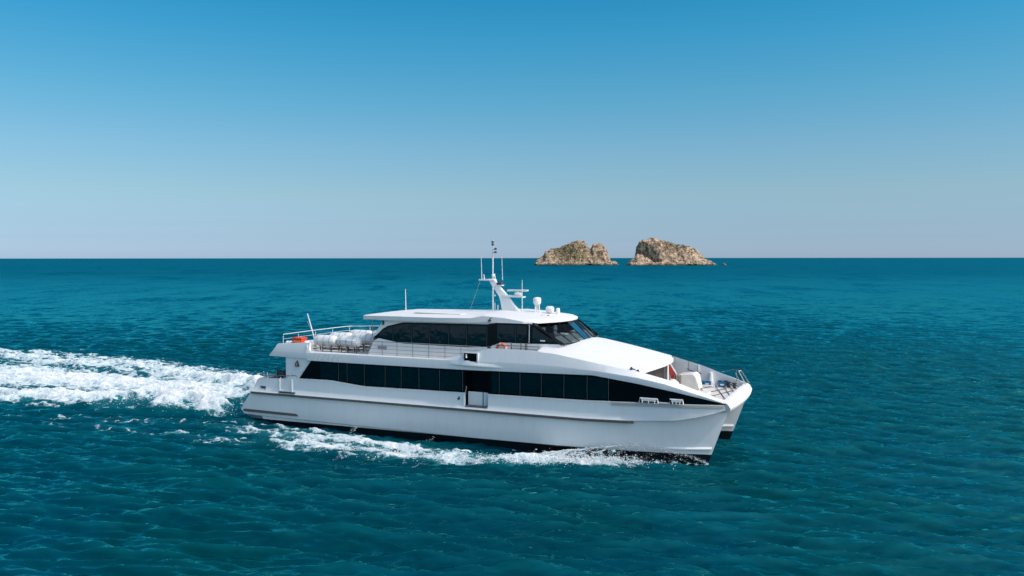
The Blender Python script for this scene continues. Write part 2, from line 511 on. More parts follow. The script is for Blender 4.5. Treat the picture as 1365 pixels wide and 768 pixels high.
# crests lighter: light through thin water, painted in by height
at_c = t.nodes.new('ShaderNodeAttribute'); at_c.attribute_name = 'crest'
cr_ = t.nodes.new('ShaderNodeMapRange'); cr_.inputs[1].default_value = -0.02; cr_.inputs[2].default_value = 0.16; cr_.inputs[3].default_value = 0.0; cr_.inputs[4].default_value = 0.35
t.links.new(at_c.outputs['Fac'], cr_.inputs[0])
cm3 = t.nodes.new('ShaderNodeMix'); cm3.data_type = 'RGBA'; cm3.inputs[7].default_value = (0.002, 0.105, 0.125, 1)
t.links.new(cr_.outputs[0], cm3.inputs[0]); t.links.new(cm2.outputs[2], cm3.inputs[6])
at_a = t.nodes.new('ShaderNodeAttribute'); at_a.attribute_name = 'aerated'
ar = t.nodes.new('ShaderNodeMapRange'); ar.inputs[1].default_value = 0.40; ar.inputs[2].default_value = 1.2; ar.inputs[4].default_value = 0.75
t.links.new(at_a.outputs['Fac'], ar.inputs[0])
cm4 = t.nodes.new('ShaderNodeMix'); cm4.data_type = 'RGBA'; cm4.inputs[7].default_value = (0.03, 0.22, 0.25, 1)
t.links.new(ar.outputs[0], cm4.inputs[0]); t.links.new(cm3.outputs[2], cm4.inputs[6])
t.links.new(cm4.outputs[2], b.inputs['Base Color'])
b.inputs['Roughness'].default_value = 0.10
b.inputs['IOR'].default_value = 1.33
b.inputs['Specular IOR Level'].default_value = 0.42
# facets: the mesh carries the longer waves; finer ones (and, where the mesh is coarse, all of them) are slopes from noise
at_f = t.nodes.new('ShaderNodeAttribute'); at_f.attribute_name = 'subgrid'
def vm(op, a, b_=None, scale=None):
    n = t.nodes.new('ShaderNodeVectorMath'); n.operation = op
    t.links.new(a, n.inputs[0])
    if b_ is not None:
        if isinstance(b_, tuple): n.inputs[1].default_value = b_
        else: t.links.new(b_, n.inputs[1])
    if scale is not None:
        if isinstance(scale, float): n.inputs['Scale'].default_value = scale
        else: t.links.new(scale, n.inputs['Scale'])
    return n.outputs[0]
def slope(scale, near, far, detail=3, vs=(1, 1.5, 1), rot=R(-14)):
    n = noise(scale, detail, 0.6, vs, rot)
    k = t.nodes.new('ShaderNodeMapRange'); k.inputs[3].default_value = near; k.inputs[4].default_value = far
    t.links.new(at_f.outputs['Fac'], k.inputs[0])
    d = vm('SUBTRACT', n.outputs['Color'], (0.5, 0.5, 0.5))
    d = vm('MULTIPLY', d, (0.6, 1.2, 0.0))
    return vm('SCALE', d, scale=k.outputs[0])
sl = vm('ADD', slope(0.45, 0.14, 0.6), slope(1.5, 0.66, 0.7, 3, (0.75, 1.6, 1)))
sl = vm('ADD', sl, slope(4.6, 0.26, 0.3, 2, (0.8, 1.5, 1)))
sl = vm('ADD', sl, slope(0.05, 0.04, 1.0, 6, (1, 0.35, 1)))
# windrows: rougher and smoother lanes drawn out along the wind
sl = vm('ADD', sl, slope(0.12, 0.0, 0.6, 7, (1.0, 0.3, 1.0), R(8)))
nn_ = vm('ADD', geo.outputs['Normal'], sl)
nn_ = vm('NORMALIZE', nn_)
t.links.new(nn_, b.inputs['Normal'])
rf = t.nodes.new('ShaderNodeMapRange'); rf.inputs[3].default_value = 0.07; rf.inputs[4].default_value = 0.25
t.links.new(at_f.outputs['Fac'], rf.inputs[0]); t.links.new(rf.outputs[0], b.inputs['Roughness'])
b.inputs['Specular IOR Level'].default_value = 0.0
out = [n for n in t.nodes if n.type == 'OUTPUT_MATERIAL'][0]
glo = t.nodes.new('ShaderNodeBsdfGlossy'); tnt = t.nodes.new('ShaderNodeMix'); tnt.data_type = 'RGBA'; tnt.inputs[6].default_value = (0.14, 0.93, 0.84, 1); tnt.inputs[7].default_value = (0.06, 0.86, 1.0, 1)
t.links.new(at_f.outputs['Fac'], tnt.inputs[0]); t.links.new(tnt.outputs[2], glo.inputs['Color'])
t.links.new(rf.outputs[0], glo.inputs['Roughness']); t.links.new(nn_, glo.inputs['Normal'])
fre = t.nodes.new('ShaderNodeFresnel'); fre.inputs['IOR'].default_value = 1.38; t.links.new(nn_, fre.inputs['Normal'])
cap = t.nodes.new('ShaderNodeMath'); cap.operation = 'MINIMUM'
lim = t.nodes.new('ShaderNodeMapRange'); lim.inputs[3].default_value = 0.75; lim.inputs[4].default_value = 0.25
t.links.new(at_f.outputs['Fac'], lim.inputs[0]); t.links.new(fre.outputs[0], cap.inputs[0]); t.links.new(lim.outputs[0], cap.inputs[1])
mxw = t.nodes.new('ShaderNodeMixShader')
t.links.new(cap.outputs[0], mxw.inputs[0]); t.links.new(b.outputs[0], mxw.inputs[1]); t.links.new(glo.outputs[0], mxw.inputs[2])
t.links.new(mxw.outputs[0], out.inputs[0])
me.materials.append(m)

# ---- foam sheet: rises out of the sea where the wake is churned
FS = 0.085
fx = np.arange(-84, 17, FS); fy = np.arange(-14.5, 20.5, FS)
fbx, fby = np.meshgrid(fx, fy)
X = BO.x + fbx * BX.x + fby * BY.x; Y = BO.y + fbx * BX.y + fby * BY.y
keep = (X > -75)
D, Hh, _, _ = wake_fields(X, Y)
wh, wdx, wdy = waves(X, Y, np.full_like(X, 0.17))
aft = sstep(-24, -40, fbx)
n1 = ridged(fbx / 2.6, fby / 1.25, 4, 5, 0.6) * (1 - aft) + ridged(fbx / 8.5, fby / 1.1, 4, 5, 0.6) * aft
n2 = fbm(fbx / 0.55, fby / 0.34, 4, 33, 0.62)
n3 = fbm(fbx / 5.0, fby / 2.0, 3, 71)
wpx = 0.5 * (fbm(fbx / 1.2, fby / 1.2, 2, 61) - 0.5); wpy = 0.5 * (fbm(fbx / 1.2, fby / 1.2, 2, 62) - 0.5)
n4 = ridged((fbx + wpx) / 1.15, (fby + wpy) / 0.62, 3, 44, 0.62)
q = D + 0.55 * (n1 - 0.42) + 0.55 * (n2 - 0.5) + 0.40 * (n3 - 0.5) + 0.80 * (n4 - 0.45) - 0.60
q = np.where(D < 0.06, -1, q)
lump = (0.05 + 0.12 * sstep(0.7, 1.2, D)) * sstep(0.0, 0.7, q) * (0.35 + 1.0 * n2) + 0.55 * np.clip(Hh, 0, 1) * (fbm(fbx / 1.3, fby / 0.9, 4, 12) - 0.5) + 0.18 * np.clip(Hh, 0, 1) * (n4 - 0.4)
fz = wh + Hh * 0.9 + np.clip(q, -0.5, 0.35) * 0.16 + 0.01 + np.where(q > 0, lump, 0)
insf = (np.abs(np.abs(fby) - 3.4) < 0.85) & (fbx > -17.5) & (fbx < 14.5)
q = np.where(insf, -1, q)
q = np.where(((fbx > -19.2) & (fbx < -14) & (np.abs(fby) < 4.7)), -1, q)
okv = (q > -0.16) & keep
okf = okv[:-1, :-1] & okv[1:, :-1] & okv[:-1, 1:] & okv[1:, 1:]
fme, used = grid_mesh('wake_foam', X + wdx, Y + wdy, fz, okf)
set_attr(fme, 'q', q.ravel()[used])
foam = bpy.data.objects.new('wake_foam', fme); COL.objects.link(foam)
tag(foam, kind='stuff', label='white churned foam of the wake and bow wave around the ferry', category='wake foam')
m, t, b = new_mat('sea_foam')
geo = t.nodes.new('ShaderNodeNewGeometry')
out = [n for n in t.nodes if n.type == 'OUTPUT_MATERIAL'][0]
at = t.nodes.new('ShaderNodeAttribute'); at.attribute_name = 'q'
nn = noise(5.5, 4, 0.7, (1, 1.3, 1), YAW)
ad = t.nodes.new('ShaderNodeMath'); ad.operation = 'MULTIPLY_ADD'; ad.inputs[1].default_value = 0.9; ad.inputs[2].default_value = -0.45
t.links.new(nn.outputs[0], ad.inputs[0])
su = t.nodes.new('ShaderNodeMath'); su.operation = 'ADD'
t.links.new(at.outputs['Fac'], su.inputs[0]); t.links.new(ad.outputs[0], su.inputs[1])
mr = t.nodes.new('ShaderNodeMapRange'); mr.inputs[1].default_value = -0.06; mr.inputs[2].default_value = 0.30; mr.interpolation_type = 'SMOOTHSTEP'
t.links.new(su.outputs[0], mr.inputs[0])
tr = t.nodes.new('ShaderNodeBsdfTransparent')
mx = t.nodes.new('ShaderNodeMixShader')
cmx = t.nodes.new('ShaderNodeMix'); cmx.data_type = 'RGBA'
cmx.inputs[6].default_value = (0.34, 0.54, 0.58, 1); cmx.inputs[7].default_value = (0.88, 0.88, 0.87, 1)
mr2 = t.nodes.new('ShaderNodeMapRange'); mr2.inputs[1].default_value = 0.0; mr2.inputs[2].default_value = 0.75
t.links.new(su.outputs[0], mr2.inputs[0]); t.links.new(mr2.outputs[0], cmx.inputs[0])
t.links.new(cmx.outputs[2], b.inputs['Base Color'])
b.inputs['Roughness'].default_value = 0.85
b.inputs['Specular IOR Level'].default_value = 0.2
fb = noise(4.0, 5, 0.7)
bpf = t.nodes.new('ShaderNodeBump'); bpf.inputs['Distance'].default_value = 0.16; bpf.inputs['Strength'].default_value = 1.0
t.links.new(fb.outputs[0], bpf.inputs['Height']); t.links.new(bpf.outputs[0], b.inputs['Normal'])
t.links.new(mr.outputs[0], mx.inputs[0]); t.links.new(tr.outputs[0], mx.inputs[1]); t.links.new(b.outputs[0], mx.inputs[2])
t.links.new(mx.outputs[0], out.inputs[0])
M_foam = m
fme.materials.append(m)

# ---- spray droplets
def droplets(name, pts, rad, label):
    n = len(pts)
    oc = np.array([(1, 0, 0), (-1, 0, 0), (0, 1, 0), (0, -1, 0), (0, 0, 1), (0, 0, -1)], float)
    tri = np.array([(0, 2, 4), (2, 1, 4), (1, 3, 4), (3, 0, 4), (2, 0, 5), (1, 2, 5), (3, 1, 5), (0, 3, 5)])
    st = np.stack([rng.uniform(0.8, 2.2, n), np.ones(n), rng.uniform(0.7, 1.3, n)], 1)
    v = (oc[None] * rad[:, None, None] * st[:, None, :] + pts[:, None, :]).reshape(-1, 3)
    f = (tri[None] + (np.arange(n) * 6)[:, None, None]).reshape(-1, 3)
    me = bpy.data.meshes.new(name)
    me.vertices.add(len(v)); me.vertices.foreach_set('co', v.astype(np.float32).ravel())
    me.loops.add(f.size); me.loops.foreach_set('vertex_index', f.ravel().astype(np.int32))
    me.polygons.add(len(f))
    me.polygons.foreach_set('loop_start', np.arange(0, f.size, 3, dtype=np.int32))
    me.polygons.foreach_set('loop_total', np.full(len(f), 3, dtype=np.int32))
    me.update(calc_edges=True)
    me.materials.append(M_drop)
    o = bpy.data.objects.new(name, me); COL.objects.link(o)
    tag(o, kind='stuff', label=label, category='spray')
    return o
m, t, b = new_mat('spray_water')
b.inputs['Base Color'].default_value = (0.92, 0.93, 0.93, 1); b.inputs['Roughness'].default_value = 0.6
out = [n for n in t.nodes if n.type == 'OUTPUT_MATERIAL'][0]
trl = t.nodes.new('ShaderNodeBsdfTranslucent'); trl.inputs[0].default_value = (0.92, 0.94, 0.95, 1)
mxd = t.nodes.new('ShaderNodeMixShader'); mxd.inputs[0].default_value = 0.5
t.links.new(b.outputs[0], mxd.inputs[1]); t.links.new(trl.outputs[0], mxd.inputs[2]); t.links.new(mxd.outputs[0], out.inputs[0])
M_drop = m
def bw(bx, by, z):
    return np.stack([BO.x + bx * BX.x + by * BY.x, BO.y + bx * BX.y + by * BY.y, z], 1)
# bow sheet: a thin arc leaves the stem, with loose drops raining below it
def arc(n, spread, lowf, mu, sg):
    u = rng.beta(1.3, 1.2, n) * 7.8
    top = np.interp(u, [0, 1, 2.5, 4, 5.5, 7, 7.8], [0.15, 0.50, 0.88, 1.0, 0.80, 0.55, 0.4])
    hull_y = np.interp(u, [0, 2, 4, 8.5], [-3.45, -3.95, -4.3, -4.7])
    crest_y = np.interp(u, [0, 2, 4, 6, 8.5], [-3.5, -4.2, -4.8, -5.5, -6.4])
    s_ = np.clip(rng.normal(0.35, 0.25, n), 0, 1.3)
    by = hull_y + (crest_y - hull_y) * s_ + rng.normal(0, 0.05, n)
    zz = top * rng.normal(1.0, spread, n) - 0.1 * s_
    if lowf: zz = top * rng.uniform(0.0, 1.0, n) ** lowf
    return bw(15.1 - u, by, zz), np.exp(rng.normal(mu, sg, n))
P = []; RR = []
for a_ in ((1500, 0.10, 0, -4.6, 0.45), (500, 0, 0.9, -4.8, 0.5)):
    p1, r1 = arc(*a_); P.append(p1); RR.append(r1)
# crest droplets along strokes 0, 1 and 5
def along(st, n, dz, spread):
    a = np.array(st); k = rng.integers(0, len(a) - 1, n); f = rng.uniform(0, 1, n)[:, None]
    L = np.hypot(*(a[1:, :2] - a[:-1, :2]).T); k = rng.choice(len(a) - 1, n, p=L / L.sum())
    q = a[k] * (1 - f) + a[k + 1] * f
    yy = q[:, 1] + rng.normal(0, 1, n) * q[:, 2] * spread
    z = q[:, 4] * 0.9 * np.exp(-((yy - q[:, 1]) / q[:, 2]) ** 2) + rng.exponential(dz, n)
    P.append(bw(q[:, 0] + rng.normal(0, 0.9, n), yy, z)); RR.append(np.exp(rng.normal(-4.1, 0.45, n)))
along(STROKES[0][:5], 3000, 0.14, 0.5)
along(STROKES[1][:5], 2500, 0.14, 0.5)
along(STROKES[5][2:5], 1800, 0.10, 0.4)
along(STROKES[5][4:8], 1500, 0.07, 0.45)
for (cx, cy, hh, k) in ((-7.8, -4.9, 0.45, 90), (-1.9, -4.75, 0.2, 30)):
    a = rng.uniform(0, 1, k)
    P.append(bw(cx - (1 - a) * 0.5 + rng.normal(0, 0.08, k), cy + rng.normal(0, 0.12, k), a * hh + rng.normal(0, 0.05, k))); RR.append(np.exp(rng.normal(-4.6, 0.4, k)))
droplets('bow_spray', np.concatenate(P), np.concatenate(RR), 'fine white spray droplets thrown up along the hull and stern')

# thin torn sheet of water thrown off the bow, falling back into the foam crest
su_, ss_ = np.meshgrid(np.linspace(0.02, 9.5, 420), np.linspace(0, 1, 46))
top_u = np.interp(su_, [0, 1, 2.5, 4, 5.5, 7, 8.3, 9.5], [0.16, 0.46, 0.80, 0.90, 0.72, 0.46, 0.26, 0.05])
hy_ = np.interp(su_, [0, 2, 4, 9.5], [-3.47, -3.98, -4.32, -4.75]); cy_ = np.interp(su_, [0, 2, 4, 6, 9.5], [-3.55, -4.5, -5.2, -6.1, -7.2])
lift = 0.12 * (fbm(su_ / 0.5, ss_ * 3, 3, 501) - 0.5)
SYb = hy_ + (cy_ - hy_) * ss_ ** 0.8
SZb = (top_u + lift) * (1 - ss_ ** 2.0) + 0.04
edge_ = np.exp(-(ss_ / 0.07) ** 2)
base_ = np.interp(su_, [0, 1.0, 4, 5.5, 7, 9.5], [-0.20, -0.28, -0.26, -0.08, 0.25, 0.35])
tail = np.interp(su_, [0, 2, 5, 7, 9.5], [0.2, 0.35, 0.5, 0.5, 0.4]) * sstep(0.60, 0.95, ss_)
sq = base_ + 0.50 * edge_ + tail + 0.9 * (ridged(su_ / 0.42, ss_ / 0.22, 4, 77, 0.65) - 0.45) + 0.4 * (fbm(su_ / 1.3, ss_ / 0.7, 3, 78) - 0.5)
shx = 15.1 - su_
sme, _u = grid_mesh('bow_wave_sheet', BO.x + shx * BX.x + SYb * BY.x, BO.y + shx * BX.y + SYb * BY.y, SZb)
set_attr(sme, 'q', sq)
sme.materials.append(M_foam)
sheet = bpy.data.objects.new('bow_wave', sme); COL.objects.link(sheet)
tag(sheet, kind='stuff', label='thin torn sheet of bow wave curling off the near bow', category='bow wave')

# ==================================================================== FERRY
boat = thing('passenger_catamaran', 'long white passenger catamaran ferry with two black window bands, cruising with a foaming wake', 'ferry', (0, 0, 0))

bb = ip([-16.7, -12.95, -10.3, -7.5, 0, 8, 11.7, 16.05], [3.02, 3.24, 3.29, 3.06, 3.18, 3.29, 3.43, 3.53])      # foot of the dark band
bt = ip([-14.9, -11.9, -7.2, 0, 8.56, 11.26, 13.4, 15, 16.05], [4.55, 4.55, 4.57, 4.62, 4.80, 4.47, 4.12, 3.80, 3.57])
crz = ip([-15.6, -12.2, -11.0, -1.0, 4, 6.2, 8.1, 9.0, 11.25, 12.8, 15, 16.05], [5.02, 5.06, 5.10, 5.16, 5.24, 5.20, 5.09, 5.04, 4.80, 4.53, 3.92, 3.60])
yside = ip([-20, 9, 11, 12.5, 14, 15.2, 15.8, 16.05], [4.45, 4.45, 4.43, 4.39, 4.27, 4.06, 3.90, 3.82])
shz = ip([-11.9, -1.4, 1.8, 4.2, 6.1, 8.0, 9.85, 11.2, 13.2, 15, 16.05], [5.19, 5.21, 6.02, 6.02, 5.90, 5.60, 5.30, 5.08, 4.60, 3.99, 3.64])
shy = ip([-11.9, -1.4, 1.8, 8, 10.5, 12, 14, 16.05], [0.05, 0.05, 0.13, 0.16, 0.26, 0.40, 0.46, 0.30])              # how far the shoulder leans in
DECK_F = 3.40

# ---- hulls
xs_stern = ip([-1.0, 0.30, 0.34, 0.5, 0.70, 1.96, 3.02, 3.3], [-15.9, -16.5, -18.05, -18.28, -18.36, -17.37, -16.65, -16.5])
def xe_bow(z): return 15.0 + 0.355 * z
zk = ip([-19, 8, 11, 13.5, 15, 16.3], [2.03, 2.22, 2.32, 2.50, 2.86, 3.26])
us = [i / 34 * 0.72 for i in range(35)] + [0.72 + (1 - (1 - i / 22) ** 1.7) * 0.28 for i in range(1, 23)]
def hull_rows(s):
    def row(zf, yf, u):
        x = 0.0
        z0 = zf(-16.6); x0 = xs_stern(z0); z1 = zf(16.3); x1 = xe_bow(z1)
        x = x0 + u * (x1 - x0); z = zf(x)
        return x, z, yf(x, x1)
    def low(ym, p):
        def f(x, x1):
            t = max(0.0, (x - 5.0) / (x1 - 5.0))
            return 3.39 + (ym - 3.39) * max(0.0, 1 - t ** p) + (0.025 if ym > 3.39 else -0.025) * 1.0
        return f
    def up(extra):
        def f(x, x1):
            y = yside(x) + extra * (1 if x < 10 else max(0, 1 - (x - 10) / 2))
            if x > 15.3:
                q = min(1.0, (x - 15.3) / (x1 - 15.3))
                y = 3.41 + (y - 3.41) * math.sqrt(max(0, 1 - q * q))
            return y
        return f
    c = lambda v: (lambda x: v)
    out = [(c(-1.0), lambda x, x1: 3.39), (c(-0.40), low(4.12, 2.0)), (c(0.30), low(4.27, 2.2)), (c(0.37), low(4.33, 2.2)), (c(0.70), low(4.385, 2.4)),
           (c(1.25), low(4.42, 2.6)), (lambda x: zk(x) - 0.02, low(4.445, 3.2)),
           (lambda x: zk(x) + 0.03, up(0.11)), (lambda x: zk(x) + 0.12 if x < 13 else min(zk(x) + 0.12, bb(x) - 0.06), up(0.055)),
           (lambda x: (zk(x) + 0.36) if x < 12 else (zk(x) * 0.65 + bb(x) * 0.35), up(0.0)), (bb, up(0.0))]
    inn = [(c(-0.40), low(2.66, 2.0)), (c(0.30), low(2.55, 2.2)), (c(0.37), low(2.55, 2.2)), (c(0.70), low(2.52, 2.4)), (c(1.25), low(2.50, 2.6)), (c(2.05), low(2.45, 3.0)), (c(3.2), low(2.40, 4.0))]
    rows = []
    for zf, yf in out[::-1] + inn:
        r = []
        for u in us:
            x, z, y = row(zf, yf, u)
            r.append((x, s * y, z))
        rows.append(r)
    return rows
def side_strip(s, x0, x1, zf, w, h, y_out=0.0, step=0.4, taper=True, yf=yside):
    mb = MB(); rows = []
    X = xr(x0, x1, step)
    for i, x in enumerate(X):
        k = 1.0
        if taper: k = min(1.0, (i + 0.25) / 1.5, (len(X) - 1 - i + 0.25) / 1.5)
        y = yf(x) + y_out; z = zf(x)
        rows.append([(x, s * (y - 0.02), z - h / 2), (x, s * (y + w * k), z - h * 0.42), (x, s * (y + w * k), z + h * 0.32), (x, s * (y - 0.02), z + h / 2)])
    mb.grid(rows)
    mb.add(rows[0], [(0, 1, 2, 3)]); mb.add(rows[-1], [(3, 2, 1, 0)])
    return mb
hullparts = []
for s in (-1, 1):
    mb = MB(); rows = hull_rows(s); mb.grid(rows)
    # transom: close the stern between outer and inner rows
    st = [r[0] for r in rows]
    mb.add(st, [tuple(range(len(st)))])
    hu = build('hull', mb, M_hull, boat, angle=24)
    if s < 0:      # cut the boarding door out of the starboard side
        bm = bmesh.new(); bm.from_mesh(hu.data)
        for co_, no_ in (((0.17, 0, 0), (1, 0, 0)), ((1.74, 0, 0), (1, 0, 0)), ((0, 0, 2.40), (0, 0, 1))):
            bmesh.ops.bisect_plane(bm, geom=bm.verts[:] + bm.edges[:] + bm.faces[:], plane_co=co_, plane_no=no_)
        dead = [f for f in bm.faces if 0.17 < f.calc_center_median().x < 1.74 and f.calc_center_median().z > 2.40 and f.calc_center_median().y < -4.2]
        bmesh.ops.delete(bm, geom=dead, context='FACES')
        bm.to_mesh(hu.data); bm.free()
        hu.data.set_sharp_from_angle(angle=R(24))
    hullparts.append(hu)
    build('rub_rail', side_strip(s, -17.3, 11.05, lambda x: zk(x) - 0.05, 0.075, 0.17, 0.075), M_rub, hu)
    build('fender_strip', side_strip(s, -18.25, -13.06, lambda x: 0.66, 0.09, 0.22, yf=lambda x: 4.37), M_rub, hu)
    build('bow_fender', side_strip(s, 9.7, 15.95, lambda x: bb(x) - 0.10, 0.06, 0.20, taper=False), simple('grey_fender', (0.42, 0.41, 0.385), 0.7, var=0.25, scale=9) if s < 0 else bpy.data.materials['grey_fender'], hu)
    # spray rail low on the bow, outside and inside
    for side in (1, -1):
        mb = MB(); rows = []
        for i, x in enumerate(xr(12.6, 15.25, 0.25)):
            t = (x - 5.0) / (15.3 - 5.0)
            y = 3.39 + side * (abs((4.36 if side > 0 else 2.5) - 3.39) * max(0, 1 - t ** 2.5) + 0.02)
            z = 0.80 + 0.05 * (x - 12.6); k = min(1, i / 3 + 0.1)
            rows.append([(x, s * y, z + 0.13), (x, s * (y + side * 0.13 * k), z + 0.02), (x, s * (y + side * 0.13 * k), z - 0.02), (x, s * y, z - 0.05)])
        mb.grid(rows)
        build('spray_rail', mb, M_gear, hu)
# bollard in its pocket on the stern quarter
mb = MB(); mb.tube([(-16.42, -4.44, 2.22), (-16.42, -4.44, 2.47), (-16.0, -4.44, 2.47), (-16.0, -4.44, 2.2)], 0.055); mb.box(-16.35, -16.05, -4.47, -4.40, 2.2, 2.42)
build('stern_cleat', mb, M_dgrey, hullparts[0])
# ---- cross structure, decks
mb = MB(); mb.box(-16.9, 13.2, -2.7, 2.7, 1.55, 2.2)
build('bridge_deck', mb, M_white, boat)
mb = MB(); mb.prism([(-17.2, -4.38), (-14.0, -4.38), (-14.0, 4.38), (-17.2, 4.38)], 'z', 2.2, 2.28)
build('aft_deck', mb, M_deck, boat)
for s in (-1, 1):
    mb = MB(); mb.prism([(-16.62, 3.015), (-13.0, 3.23), (-13.0, 2.1), (-17.2, 2.1)], 'y', s * 4.30, s * 4.438)
    build('bulwark', mb, M_white, boat, bevel=0.02)
mb = MB(); mb.prism([(-17.25, 2.1), (-16.62, 3.0), (-16.5, 3.0), (-17.1, 2.1)], 'y', -4.29, 4.29)
build('stern_bulwark', mb, M_white, boat, bevel=0.02)
# dark gangway board and its two white posts on the quarter
mb = MB(); mb.box(-14.68, -13.28, -4.60, -4.452, 2.17, 2.26)
gb = build('boarding_step', mb, M_dgrey, boat)
for x in (-14.66, -13.58):
    mb = MB(); mb.tube([(x, -4.49, 2.26), (x, -4.49, 3.13), (x, -4.36, 3.2)], 0.035)
    build('step_post', mb, M_alu, gb)
# rail on the aft bulwark, mooring posts, seats on the aft deck
mb = MB(); mb.tube([(-16.5, -4.37, 3.0), (-16.45, -4.37, 3.2), (-13.3, -4.37, 3.42), (-13.2, -4.37, 3.22)], 0.022)
for x in (-15.7, -14.9, -14.1): mb.tube([(x, -4.37, 3.05), (x, -4.37, 3.22 + (x + 16.45) * 0.07)], 0.018)
build('quarter_rail', mb, M_steel, boat)
mb = MB(); mb.tube([(-16.5, -3.9, 2.28), (-16.3, -3.9, 3.36), (-16.05, -3.9, 2.28)], 0.06); mb.box(-16.5, -16.1, -3.98, -3.82, 2.9, 3.0)
build('mooring_post', mb, M_gear, boat)
mb = MB(); mb.lathe([(0, 0), (0.06, 0), (0.06, 0.75), (0.05, 0.9)], (-15.1, -3.7, 2.3), n=10)
ws = build('capstan_stand', mb, M_red, boat)
mb = MB(); mb.lathe([(0.0, 0.0), (0.20, 0.02), (0.26, 0.12), (0.24, 0.32), (0.15, 0.42), (0, 0.44)], (-15.05, -3.7, 3.15), n=14); mb.box(-15.55, -15.25, -3.78, -3.62, 3.35, 3.62); mb.tube([(-15.4, -3.7, 3.4), (-15.1, -3.7, 3.3)], 0.04)
build('capstan_head', mb, M_dgrey, ws)
for x in (-16.0, -14.3, -13.9):
    mb = MB(); mb.box(x - 0.32 if x < -15 else x - 0.18, x + 0.3 if x < -15 else x + 0.18, -3.4, -2.9, 2.65, 2.75); mb.box(x - 0.28, x + 0.2, -2.95, -2.87, 2.75, 3.32); mb.box(x - 0.04, x + 0.04, -3.2, -3.1, 2.28, 2.65)
    build('deck_seat', mb, M_dgrey, boat, bevel=0.02)

# ---- main cabin: aft side panel, dark band with windows, side door
def plate(x0, x1, zlo, zhi, s=-1, off=0.0, step=0.5, n=4):
    """curved side plate following the plan of the ship"""
    mb = MB()
    rows = []
    for x in xr(x0, x1, step):
        a, b_ = zlo(x), zhi(x)
        rows.append([(x, s * (yside(x) + off), a + (b_ - a) * k / n) for k in range(n + 1)])
    return mb.grid(rows)
DX0, DX1 = 0.15, 1.76
for s in (-1, 1):
    mb = MB()
    mb.prism([(-14.2, bb(-14.2) - 0.05), (-12.95, 3.22), (-11.95, 4.53), (-11.9, 4.66), (-14.2, 4.70)], 'y', s * 4.15, s * 4.36)
    build('aft_side_panel', mb, M_white, boat)
    top = lambda x: min(bt(x), 3.27 + (x + 12.95) * 1.24)
    mb = plate(-12.94, DX0 if s < 0 else 16.0, bb, top, s, -0.006, 0.35)
    if s < 0:
        m2 = plate(DX1, 16.02, bb, bt, s, -0.006, 0.35); mb.add(m2.v, m2.f)
    band = build('window_band', mb, M_black, boat)
    edges = [-11.2, -9.6, -8.9, -7.5, -5.84, -4.6, -3.25, -1.72, -0.05] 
    edges2 = [1.9, 2.5, 3.9, 5.3, 6.75, 8.2, 9.5]
    for E_ in (edges, edges2):
        for a, c in zip(E_[:-1], E_[1:]):
            if c - a < 0.5: continue
            w = plate(a + 0.10, c - 0.06, lambda x: bb(x) + 0.12, lambda x: min(top(x), bt(x)) - 0.12, s, 0.004, 0.6, 2)
            pane = build('window', w, M_glass, band)
        if s < 0:
            for a in E_[1:]:
                build('mullion', plate(a - 0.0, a + 0.045, lambda x: bb(x) + 0.08, lambda x: bt(x) - 0.07, s, 0.008, 0.6, 1), M_mull, band)
# bright sill under the band
for s in (-1,):
    for (a, c) in ((-12.9, DX0), (DX1, 9.6)):
        build('window_sill', side_strip(s, a, c, lambda x: bb(x) - 0.015, 0.03, 0.05, taper=False), M_gear, boat)
# door recess
mb = MB()
ys = -4.40
mb.box(DX0, DX1, -3.95, -3.9, 2.3, 4.62)
mb.box(DX0 - 0.04, DX0, -4.44, -3.9, 2.3, 4.62); mb.box(DX1, DX1 + 0.04, -4.44, -3.9, 2.3, 4.62); mb.box(DX0, DX1, -4.44, -3.95, 4.58, 4.62)
rec = build('entry_recess', mb, M_black, boat)
# the white hull side is cut at the door by a dark threshold and a white half door set just outside
mb = MB(); mb.box(DX0 + 0.02, DX1 - 0.02, -4.52, -3.96, 2.33, 2.392)
build('door_threshold', mb, M_dgrey, rec)
for (a, c) in ((0.22, 1.24), (1.30, 1.72)):
    mb = MB(); mb.box(a, c, -4.20, -4.16, 2.40, 3.24)
    build('half_door', mb, M_white, rec, bevel=0.01)
mb = MB(); mb.box(1.242, 1.298, -4.19, -4.16, 2.40, 3.24)
build('door_gap', mb, M_black, rec)
mb = MB(); mb.box(-0.02, 0.13, -4.50, -4.452, 2.28, 3.19)
build('door_post', mb, M_gear, rec, bevel=0.01)
mb = MB(); mb.tube([(0.22, -4.50, 3.1), (0.24, -4.58, 3.3), (0.32, -4.58, 3.52), (0.24, -4.52, 3.6)], 0.03)
build('grab_handle', mb, M_steel, rec)
mb = MB(); mb.box(-0.30, -0.24, -4.50, -4.452, 2.72, 2.92); mb.box(-0.38, -0.32, -4.50, -4.452, 2.72, 2.82)
build('wall_latch', mb, M_dgrey, rec)
# eyebrow above the door
mb = MB(); rows = []
for i in range(13):
    t = i / 12; x = -0.9 + 3.65 * t
    o = 0.12 * math.sin(math.pi * min(1, t * 1.05 + 0.01)) ** 0.6 if t < 0.92 else 0.12 * max(0.05, (1 - t) / 0.3)
    zt = 5.02 - 0.05 * t
    rows.append([(x, -4.45, zt + 0.14 + 0.22 * math.exp(-((t - 0.30) / 0.14) ** 2)), (x, -4.47 - o, zt - 0.02), (x, -4.47 - o, zt - 0.10), (x, -4.44, zt - 0.13)])
mb.grid(rows)
build('door_canopy', mb, M_white, boat, angle=50)
